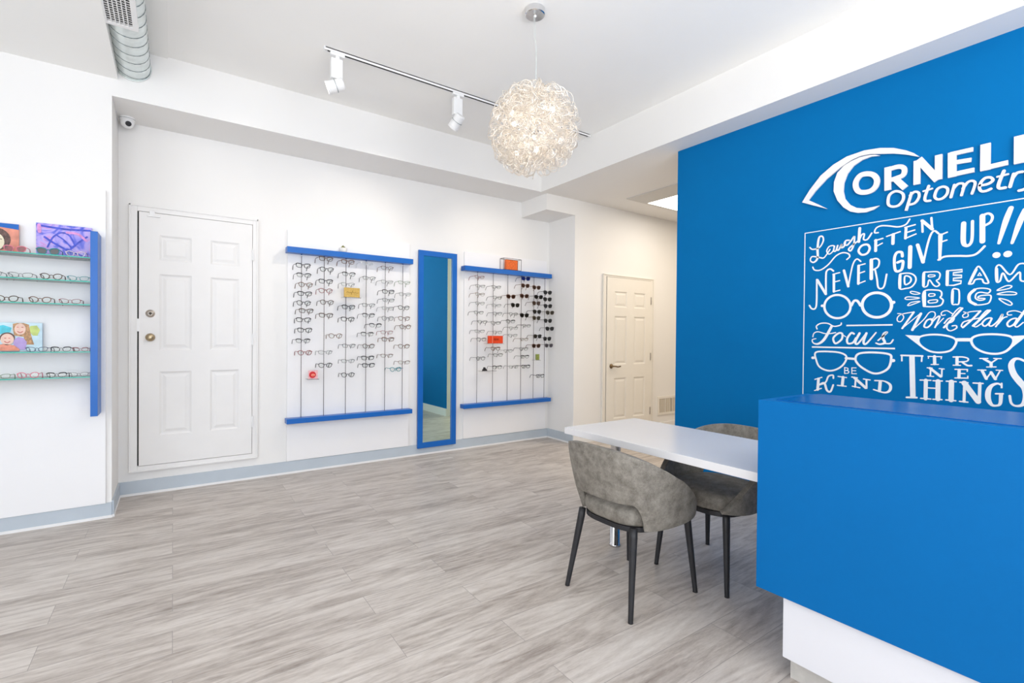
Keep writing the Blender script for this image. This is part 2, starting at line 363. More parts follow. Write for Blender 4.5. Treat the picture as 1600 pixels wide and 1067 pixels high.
# left wall and front wall with their shop windows
def window_wall(name, axis, pos, a0, a1, o0, o1, zb, zt):
    mb = MB(); t = 0.12
    def bx(p, q, z0, z1):
        if axis == 'x': mb.box(pos - t, p, z0, pos, q, z1)
        else: mb.box(p, pos - t, z0, q, pos, z1)
    bx(a0, o0, 0, ZC); bx(o1, a1, 0, ZC); bx(o0, o1, 0, zb); bx(o0, o1, zt, ZC)
    return struct(name, mb, 'wall')
window_wall('wall_left', 'x', XL, YF, YC, -1.9, 2.2, 0.45, 2.95)
window_wall('wall_front', 'y', YF, XL, XR, -2.4, 2.8, 0.45, 2.95)
def win_frame(name, axis, pos, a0, a1, z0, z1, n):
    mb = MB()
    def bx(p, q, u, v):
        if axis == 'x': mb.box(pos - 0.09, p, u, pos - 0.03, q, v)
        else: mb.box(p, pos - 0.09, u, q, pos - 0.03, v)
    bx(a0, a1, z0, z0 + 0.05); bx(a0, a1, z1 - 0.05, z1)
    for i in range(n + 1):
        c = a0 + 0.025 + (a1 - a0 - 0.05) * i / n; bx(c - 0.025, c + 0.025, z0 + 0.05, z1 - 0.05)
    return struct(name, mb, 'whitetrim')
win_frame('window_1', 'x', XL, -1.9, 2.2, 0.45, 2.95, 3); win_frame('window_2', 'y', YF, -2.4, 2.8, 0.45, 2.95, 4)

def baseboard(name, x0, y0, x1, y1, h=0.115, m='base', t=0.012):
    mb = MB()
    mb.box(x0, y0, 0.018, x1, y1, h, 0)
    e = 0.004; mb.box(x0 - e, y0 - e, 0, x1 + e, y1 + e, 0.018, 1)
    return struct(name, mb, [m, 'whitetrim'])
baseboard('baseboard_back_left', XL, YC - 0.012, -0.35, YC, 0.105)
baseboard('baseboard_reveal', -0.35, YC, -0.338, YA, 0.115)
baseboard('baseboard_back', -0.338, YA - 0.012, 3.938, YA, 0.115)
baseboard('baseboard_return', 3.938, YC, 3.95, YA - 0.012, 0.115)
struct('baseboard_hall', box(3.95, YC - 0.012, 0, 4.40, YC, 0.11), 'whitetrim')
struct('baseboard_hall_right', box(5.38, YC - 0.012, 0, XR, YC, 0.11), 'whitetrim')
struct('baseboard_blue', box(3.645, YF, 0, 3.66, 2.72, 0.12), 'whitetrim')

# ------------------------------------------------------------------ doors
def panel_door(name, x0, x1, z0, z1, yw, matn, fr, hinge_x, ztop, zbot, closed_bottom):
    """six panel door standing on a wall whose face is at y=yw"""
    yf = yw - 0.022
    W = x1 - x0; H = z1 - z0
    mb = MB(); mb.box(x0, yf + 0.010, z0, x1, yw, z1)                         # recessed plane
    cols = [(0.165, 0.44), (0.605, 0.875)]; rows = [(0.085, 0.185), (0.24, 0.545), (0.63, 0.885)]
    xs = [0] + [c for p in cols for c in p] + [1]; zs = [0] + [c for p in rows for c in p] + [1]
    X = lambda u: x0 + u * W
    Z = lambda v: z1 - v * H
    for a, b in ((xs[0], xs[1]), (xs[2], xs[3]), (xs[4], xs[5])): mb.box(X(a), yf, z0, X(b), yf + 0.011, z1)
    for (a, b) in cols:
        for (c, d) in ((zs[0], zs[1]), (zs[2], zs[3]), (zs[4], zs[5]), (zs[6], zs[7])):
            mb.box(X(a), yf, Z(d), X(b), yf + 0.011, Z(c))
    for (a, b) in cols:
        for (c, d) in rows:                                                     # sticking slope and raised field
            ax, bx_, cz, dz = X(a), X(b), Z(d), Z(c)
            def fr_(i0, y0, i1, y1):
                q = lambda i, y: [(ax + i, y, cz + i), (bx_ - i, y, cz + i), (bx_ - i, y, dz - i), (ax + i, y, dz - i)]
                mb.add(q(i0, y0) + q(i1, y1), [(k, (k + 1) % 4, 4 + (k + 1) % 4, 4 + k) for k in range(4)])
            fr_(0.0, yf, 0.014, yf + 0.009)
            fr_(0.026, yf + 0.0095, 0.046, yf + 0.003)
            mb.add([(ax + 0.046, yf + 0.003, cz + 0.046), (bx_ - 0.046, yf + 0.003, cz + 0.046), (bx_ - 0.046, yf + 0.003, dz - 0.046), (ax + 0.046, yf + 0.003, dz - 0.046)], [(0, 1, 2, 3)])
    d = struct(name, mb, matn)
    f = MB(); fx0, fx1, ft = fr
    g = 0.004
    f.box(fx0, yw - 0.018, zbot, x0 - g - 0.006, yw, ztop); f.box(x1 + g, yw - 0.018, zbot, fx1, yw, ztop); f.box(x0 - g - 0.006, yw - 0.018, z1 + g, x1 + g, yw, ztop)
    f.box(fx0, yw - 0.026, zbot, fx0 + 0.012, yw - 0.018, ztop); f.box(fx1 - 0.012, yw - 0.026, zbot, fx1, yw - 0.018, ztop); f.box(fx0, yw - 0.026, ztop - 0.012, fx1, yw - 0.018, ztop)
    if closed_bottom:
        f.box(x0 - g - 0.006, yw - 0.020, zbot, x1 + g, yw, z0 - g); f.box(fx0, yw - 0.030, zbot, fx1, yw - 0.018, zbot + 0.012)
    obj('door_frame', f, matn, d, bevel=0.002)
    s_ = MB(); s_.box(x0 - g - 0.006, yw - 0.006, z0, x0, yw - 0.001, z1 + g); s_.box(x0, yw - 0.006, z1, x1 + g, yw - 0.001, z1 + g)
    obj('door_gap', s_, 'darkslot', d)
    for hz in ((0.13, 0.5, 0.86) if True else ()):
        hb = MB(); zc = z1 - hz * H; hb.box(x1 - 0.004, yf - 0.006, zc - 0.05, x1 + 0.014, yf + 0.004, zc + 0.05)
        hb.tube([(x1 + 0.005, yf - 0.006, zc - 0.05), (x1 + 0.005, yf - 0.006, zc + 0.05)], 0.006, 8)
        obj('hinge', hb, hinge_x, d)
    return d
D1 = panel_door('door_1', -0.222, 0.573, 0.232, 2.247, YA, 'door', (-0.285, 0.62, 0), 'whitetrim', 2.30, 0.185, True)
def knob(x, z, y, m, dead):
    if dead:
        a = MB(); a.lathe([(0.031, 0.0), (0.031, -0.006), (0.027, -0.011), (0.019, -0.013), (0.018, -0.02), (0.012, -0.022), (0.011, -0.018)], (x, y, z), 'y', 24)
        o = obj('deadbolt', a, m, D1, smooth=True)
        k = box(x - 0.002, y - 0.0235, z - 0.006, x + 0.002, y - 0.02, z + 0.004); obj('keyway', k, 'darkslot', o)
    else:
        a = MB(); a.lathe([(0.032, 0.0), (0.032, -0.005), (0.028, -0.009), (0.013, -0.011), (0.012, -0.028), (0.022, -0.033), (0.0285, -0.043), (0.029, -0.052), (0.024, -0.062), (0.012, -0.067), (0.002, -0.068)], (x, y, z), 'y', 24)
        obj('doorknob', a, m, D1, smooth=True)
knob(-0.149, 1.443, YA - 0.022, 'nickel', True); knob(-0.149, 1.253, YA - 0.022, 'brass', False)
st = MB(); st.box(-0.236, YA - 0.03, 1.30, -0.218, YA - 0.018, 1.40); obj('strike_plate', st, 'whitetrim', D1)
st = MB(); st.box(-0.17, YA - 0.034, 2.215, -0.085, YA - 0.022, 2.228); st.box(-0.155, YA - 0.032, 2.228, -0.12, YA - 0.02, 2.262); obj('contact_sensor', st, 'whiteplastic', D1, bevel=0.002)
D2 = panel_door('door_2', 4.481, 5.313, 0.012, 2.048, YC, 'door2', (4.413, 5.375, 0), 'nickel', 2.082, 0.0, False)
a = MB(); yy = YC - 0.022
a.lathe([(0.030, 0), (0.030, -0.006), (0.024, -0.011), (0.011, -0.013), (0.010, -0.045)], (4.565, yy, 0.92), 'y', 20)
a.tube(smoothpts([(4.565, yy - 0.045, 0.92), (4.60, yy - 0.05, 0.918), (4.64, yy - 0.048, 0.912), (4.69, yy - 0.044, 0.917)]), 0.0085, 8)
obj('lever_handle', a, 'bronze', D2, smooth=True)

# return air grille in the hall wall
g = thing('air_return_grille', 'cream return air grille with tan vertical slats low on the hallway wall', 'vent', (5.80, YC, 0.22))
f = MB(); gx0, gx1, gz0, gz1 = 5.50, 6.10, 0.215, 0.470
f.box(gx0, YC - 0.012, gz0, gx1, YC, gz0 + 0.03); f.box(gx0, YC - 0.012, gz1 - 0.03, gx1, YC, gz1); f.box(gx0, YC - 0.012, gz0 + 0.03, gx0 + 0.03, YC, gz1 - 0.03); f.box(gx1 - 0.03, YC - 0.012, gz0 + 0.03, gx1, YC, gz1 - 0.03)
obj('frame', f, 'door2', g)
s_ = MB(); s_.box(gx0 + 0.03, YC - 0.004, gz0 + 0.03, gx1 - 0.03, YC - 0.001, gz1 - 0.03); obj('backing', s_, 'tan', g)
s_ = MB()
for i in range(27):
    x = gx0 + 0.04 + i * 0.02; s_.box(x, YC - 0.011, gz0 + 0.03, x + 0.004, YC - 0.004, gz1 - 0.03)
for i in range(3):
    x = gx0 + 0.155 + i * 0.145; s_.box(x, YC - 0.012, gz0 + 0.03, x + 0.012, YC - 0.004, gz1 - 0.03)
obj('slats', s_, 'door2', g)

# hallway ceiling light
g = thing('ceiling_light', 'flat lit ceiling panel light in the hallway behind the blue wall', 'ceiling light', (5.05, 3.4, ZB))
f = MB(); f.box(4.40, 2.75, ZB - 0.010, 4.74, 3.985, ZB); f.box(4.74, 3.955, ZB - 0.010, 5.40, 3.985, ZB); f.box(5.37, 2.75, ZB - 0.010, 5.40, 3.955, ZB); f.box(4.74, 2.75, ZB - 0.010, 5.37, 2.78, ZB)
obj('frame', f, mat('grey_light_frame', (0.62, 0.61, 0.59), 0.5, noise=(6, 0.02)), g)
obj('diffuser', box(4.742, 2.782, ZB - 0.006, 5.368, 3.953, ZB - 0.002), 'lit', g)

# ------------------------------------------------------------------ reception desk
g = thing('reception_desk', 'bright blue reception desk with glossy top, white lower panel and recessed kick plate', 'reception desk', (2.1, 0, 0))
DX, DY0, DY1, DZ0, DZ1 = 1.852, -1.7, 0.998, 0.325, 1.05
obj('front_panel', box(DX, DY0, DZ0, DX + 0.045, DY1, DZ1 - 0.003), 'deskblue', g, bevel=0.0015)
obj('end_panel', box(DX + 0.046, DY1 - 0.045, 0.80, 2.248, DY1, DZ1 - 0.003), 'deskblue', g, bevel=0.0015)
obj('counter_top', box(DX + 0.0455, DY0, DZ1 - 0.030, 2.25, DY1 - 0.046, DZ1), 'desktop', g, bevel=0.001)
obj('lower_panel', box(1.872, DY0, 0.095, 1.915, 0.905, DZ0), 'deskwhite', g, bevel=0.0015)
obj('lower_end_panel', box(1.916, 0.862, 0.095, 2.25, 0.905, 0.70), 'deskwhite', g, bevel=0.0015)
obj('kick_plate', box(1.922, DY0, 0, 2.21, 0.899, 0.095), 'kick', g)
obj('work_surface', box(2.255, DY0, 0.72, 2.95, DY1 - 0.05, 0.75), 'deskwhite', g, bevel=0.002)
obj('cabinet', box(2.255, DY0, 0, 2.90, 0.60, 0.718), 'deskwhite', g, bevel=0.002)

# ------------------------------------------------------------------ consultation table
g = thing('table', 'long white laminate table on chrome legs, joined to the blue reception desk', 'table', (2.2, 1.6, 0))
obj('tabletop', box(1.900, 1.002, 0.713, 2.515, 2.183, 0.750), 'tabletop', g, bevel=0.0015)
for (lx, ly) in ((2.243, 2.095),):
    mb = MB(); mb.lathe([(0.034, 0), (0.034, 0.012), (0.030, 0.014), (0.030, 0.69), (0.045, 0.70), (0.045, 0.712)], (lx, ly, 0), 'z', 28)
    obj('leg', mb, 'chrome', g, smooth=True)

# ------------------------------------------------------------------ chairs
def make_chair(label):
    root = thing('dining_chair', label, 'chair', (0, 0, 0), 'grey barrel chairs at the white table')
    # plan curve of the shell (local +X is the front)
    NS, NV = 72, 14
    def plan(u):                                     # u in [-1,1]; superellipse wrap from right arm over the back to left arm
        th = u * R(138)
        c, s = math.cos(th), math.sin(th)
        e = 0.72
        x = -0.235 * math.copysign(abs(c) ** e, c); y = 0.262 * math.copysign(abs(s) ** e, s)
        if x > 0: x *= 1.22; y *= 1 - 0.03 * (x / 0.23)
        return x, y
    def zt(x, y):
        t = min(1, max(0, (x + 0.235) / 0.47))
        return 0.757 + 0.012 * (1 - (y / 0.26) ** 2) * (1 - t) - 0.30 * t ** 1.25 - 0.045 * t ** 6
    def zb(x, y):
        if x > 0: return 0.395 + 0.02 * (x / 0.25) ** 2
        k = abs(y); lo, hi = 0.186, 0.220
        t = min(1, max(0, (hi - k) / (hi - lo))) if x < -0.1 else 0
        t = math.sqrt(max(0, 1 - (1 - t) ** 2))
        return 0.395 + 0.128 * t
    us = [-1 + 2 * i / NS for i in range(NS + 1)]
    # refine near cut-out corners
    extra = []
    for i in range(NS):
        y0, y1 = plan(us[i])[1], plan(us[i + 1])[1]
        if 0.17 < abs(y0) < 0.25 and plan(us[i])[0] < -0.1: extra += [us[i] + (us[i + 1] - us[i]) * k / 5 for k in range(1, 5)]
    us = sorted(us + extra); n = len(us); vs = []
    for u in us:
        x, y = plan(u); b, t = zb(x, y), zt(x, y)
        if t < b + 0.012: t = b + 0.012
        for v in range(NV + 1):
            z = b + (t - b) * v / NV
            h = (z - 0.40) / 0.36
            bk = 1 - min(1, max(0, (x + 0.235) / 0.42)); lo_ = max(0, 1 - h * 1.15) ** 1.4
            sy = 1 - (0.20 * bk + 0.09 * (1 - bk)) * lo_
            vs.append((x - 0.030 * h * bk + 0.045 * bk * lo_ + (0.012 if x > 0 else 0), y * sy, z))
    fs = [(i * (NV + 1) + v, (i + 1) * (NV + 1) + v, (i + 1) * (NV + 1) + v + 1, i * (NV + 1) + v + 1) for i in range(n - 1) for v in range(NV)]
    mb = MB(); mb.add(vs, fs)
    o = obj('backrest', mb, 'suede', root, smooth=True)
    so = o.modifiers.new('thickness', 'SOLIDIFY'); so.thickness = 0.030; so.offset = -1; so.use_even_offset = False
    be = o.modifiers.new('bevel', 'BEVEL'); be.width = 0.009; be.segments = 3; be.limit_method = 'ANGLE'; be.angle_limit = R(50)
    # seat cushion
    def ring(sx, sy, z, k=40):
        out = []
        for i in range(k):
            a = 2 * math.pi * i / k; c, s = math.cos(a), math.sin(a)
            x = math.copysign(abs(c) ** 0.62, c); y = math.copysign(abs(s) ** 0.62, s)
            out.append((0.018 + x * sx, y * sy * (1 + 0.04 * x), z))
        return out
    prof = [(0.195, 0.180, 0.398), (0.213, 0.203, 0.400), (0.222, 0.212, 0.412), (0.224, 0.214, 0.440), (0.221, 0.211, 0.460), (0.210, 0.200, 0.474), (0.190, 0.180, 0.482), (0.12, 0.12, 0.487), (0.02, 0.02, 0.488)]
    k = 40; vs = []
    for (sx, sy, z) in prof: vs += ring(sx, sy, z)
    fs = [(i * k + j, i * k + (j + 1) % k, (i + 1) * k + (j + 1) % k, (i + 1) * k + j) for i in range(len(prof) - 1) for j in range(k)]
    fs.append(tuple(range(k - 1, -1, -1))); fs.append(tuple((len(prof) - 1) * k + j for j in range(k)))
    mb = MB(); mb.add(vs, fs); obj('seat', mb, 'suede', root, smooth=True)
    # steel frame under the seat
    mb = MB(); out = ring(0.217, 0.208, 0); inn = ring(0.185, 0.175, 0)
    vs = [(p[0], p[1], z) for z in (0.374, 0.397) for q in (out, inn) for p in q]
    fs = []
    for j in range(k):
        l = (j + 1) % k
        fs += [(j, l, 2 * k + l, 2 * k + j), (k + j, 3 * k + j, 3 * k + l, k + l), (j, k + j, k + l, l), (2 * k + j, 2 * k + l, 3 * k + l, 3 * k + j)]
    mb.add(vs, fs); mb.box(-0.16, -0.03, 0.378, 0.19, 0.03, 0.396)
    obj('seat_frame', mb, 'black', root)
    for (tx, ty, bx, by) in ((-0.178, 0.168, -0.245, 0.205), (-0.178, -0.168, -0.240, -0.208), (0.205, 0.185, 0.240, 0.215), (0.205, -0.185, 0.240, -0.215)):
        mb = MB(); mb.tube([(tx, ty, 0.399), (tx + (bx - tx) * 0.08, ty + (by - ty) * 0.08, 0.36), (bx, by, 0.006), (bx, by, 0.0)], [0.0175, 0.0185, 0.0115, 0.0125], 16)
        obj('leg', mb, 'black', root, smooth=True)
    return root
ch = make_chair('grey barrel chair in front of the table, its cut-out back turned to the room')
ch2 = copy_tree(ch)
ch.location = (1.925, 1.690, 0); ch.rotation_euler = (0, 0, R(1.0))
ch2.location = (2.495, 1.575, 0); ch2.rotation_euler = (0, 0, R(180))
ch2['label'] = 'grey barrel chair behind the table, beside the blue wall, facing the room'

# ------------------------------------------------------------------ lettering on the blue wall
LOGO=[('eye_emblem',[([(1.6691,2.2469),(1.6202,2.3222),(1.5514,2.4033),(1.4743,2.4562),(1.395,2.4874),(1.2951,2.497),(1.2088,2.4862),(1.1389,2.4645),(1.0755,2.4295),(1.0384,2.4015),(1.0108,2.3721),(1.022,2.3765),(1.0752,2.404),(1.1385,2.4297),(1.2083,2.4487),(1.2625,2.4645),(1.3181,2.4677),(1.3655,2.4577),(1.4336,2.424),(1.5143,2.3707),(1.5821,2.3072),(1.6276,2.2536),(1.5648,2.2106),(1.5054,2.1664),(1.5916,2.2077)],0,'p')]),('letter_c',[([(1.2091,2.4379),(1.2577,2.4465),(1.3083,2.4389),(1.3553,2.4143),(1.3886,2.3739),(1.4085,2.3182),(1.4117,2.2635),(1.4012,2.211),(1.3714,2.1657),(1.3327,2.1372),(1.2903,2.1239),(1.249,2.1232),(1.2095,2.1253),(1.2397,2.1063),(1.2807,2.0977),(1.3275,2.1034),(1.3708,2.1216),(1.4103,2.1575),(1.4459,2.2099),(1.4695,2.2773),(1.4677,2.3389),(1.4483,2.3956),(1.409,2.4321),(1.3654,2.45),(1.318,2.4607),(1.2624,2.4586),(1.2351,2.4515)],0,'p')]),('letter_o',[([(1.3416,2.2794),(1.3374,2.3166),(1.3141,2.3431),(1.2793,2.3435),(1.2448,2.3273),(1.225,2.2929),(1.2304,2.2545),(1.2549,2.2302),(1.2916,2.2277),(1.3246,2.2426)],0.0304,'c')]),('letter_r',[([(1.169,2.3555),(1.1671,2.2111)],0.0332,'lf'),([(1.1653,2.3399),(1.1161,2.3428),(1.0887,2.329),(1.0842,2.3023),(1.0985,2.2806),(1.1557,2.2708)],0.0258,'f'),([(1.1344,2.2797),(1.0788,2.2041)],[0.0322,0.0345],'lf')]),('letter_n',[([(1.0232,2.3539),(1.0228,2.2108)],0.0316,'lf'),([(1.0165,2.3594),(0.9257,2.2131)],0.0379,'lf'),([(0.9232,2.3571),(0.9222,2.2134)],0.0326,'lf')]),('letter_e',[([(0.8637,2.3545),(0.8619,2.2119)],0.0368,'lf'),([(0.8719,2.3444),(0.7749,2.3434)],0.0231,'lf'),([(0.8587,2.293),(0.7821,2.287)],0.0231,'lf'),([(0.8704,2.2262),(0.7687,2.2278)],0.0253,'lf')]),('letter_l',[([(0.7244,2.3576),(0.7237,2.2123)],0.041,'lf'),([(0.7316,2.226),(0.6353,2.2299)],0.0253,'lf')]),('letter_l',[([(0.5939,2.3588),(0.5928,2.2136)],0.041,'lf'),([(0.6001,2.2288),(0.507,2.2321)],0.0263,'lf')]),('small_letter',[([(1.1658,2.142),(1.1589,2.1795),(1.1333,2.1958),(1.1057,2.1876),(1.0887,2.1657),(1.0904,2.1329),(1.111,2.1067),(1.1386,2.1038),(1.1603,2.1173)],0.0138,'c')]),('small_letter',[([(1.0472,2.1725),(1.0739,2.0656)],0.0137,'lf'),([(1.0553,2.1531),(1.0347,2.1695),(1.0148,2.1608),(1.0127,2.1329),(1.0315,2.1027),(1.0593,2.0984)],0.0126,'')]),('small_letter',[([(0.967,2.1889),(0.9841,2.1263),(0.9793,2.1037),(0.9602,2.1011)],0.0126,''),([(0.9913,2.1632),(0.9513,2.1693)],0.0095,'l')]),('small_letter',[([(0.9385,2.1298),(0.9272,2.1606),(0.9014,2.1682),(0.8821,2.1524),(0.8838,2.1226),(0.9027,2.1021),(0.9242,2.1003),(0.9366,2.1126)],0.0126,'c')]),('small_letter',[([(0.8521,2.1658),(0.8667,2.0994)],0.0126,'l'),([(0.8568,2.1435),(0.8385,2.1662),(0.8159,2.1643),(0.8116,2.146),(0.8212,2.0997)],0.0116,''),([(0.8156,2.1362),(0.7958,2.1662),(0.7739,2.1686),(0.7645,2.1503),(0.7769,2.099)],0.0116,'')]),('small_letter',[([(0.744,2.1356),(0.7131,2.1363),(0.6936,2.1506),(0.7021,2.1684),(0.7251,2.1707),(0.7422,2.1499),(0.747,2.1247),(0.7389,2.1038),(0.7203,2.0998),(0.7006,2.1071)],0.0126,'')]),('small_letter',[([(0.6509,2.1908),(0.6708,2.124),(0.6668,2.1014),(0.6446,2.0996)],0.0137,''),([(0.6757,2.1651),(0.6353,2.1687)],0.0095,'l')]),('small_letter',[([(0.6135,2.1639),(0.6271,2.0993)],0.0137,'l'),([(0.6186,2.1388),(0.6028,2.165),(0.5809,2.1666)],0.0126,'')]),('small_letter',[([(0.5658,2.165),(0.5581,2.1032)],0.0137,'l'),([(0.5298,2.17),(0.5563,2.0978),(0.5734,2.0746),(0.5927,2.0707)],0.0126,'')])]
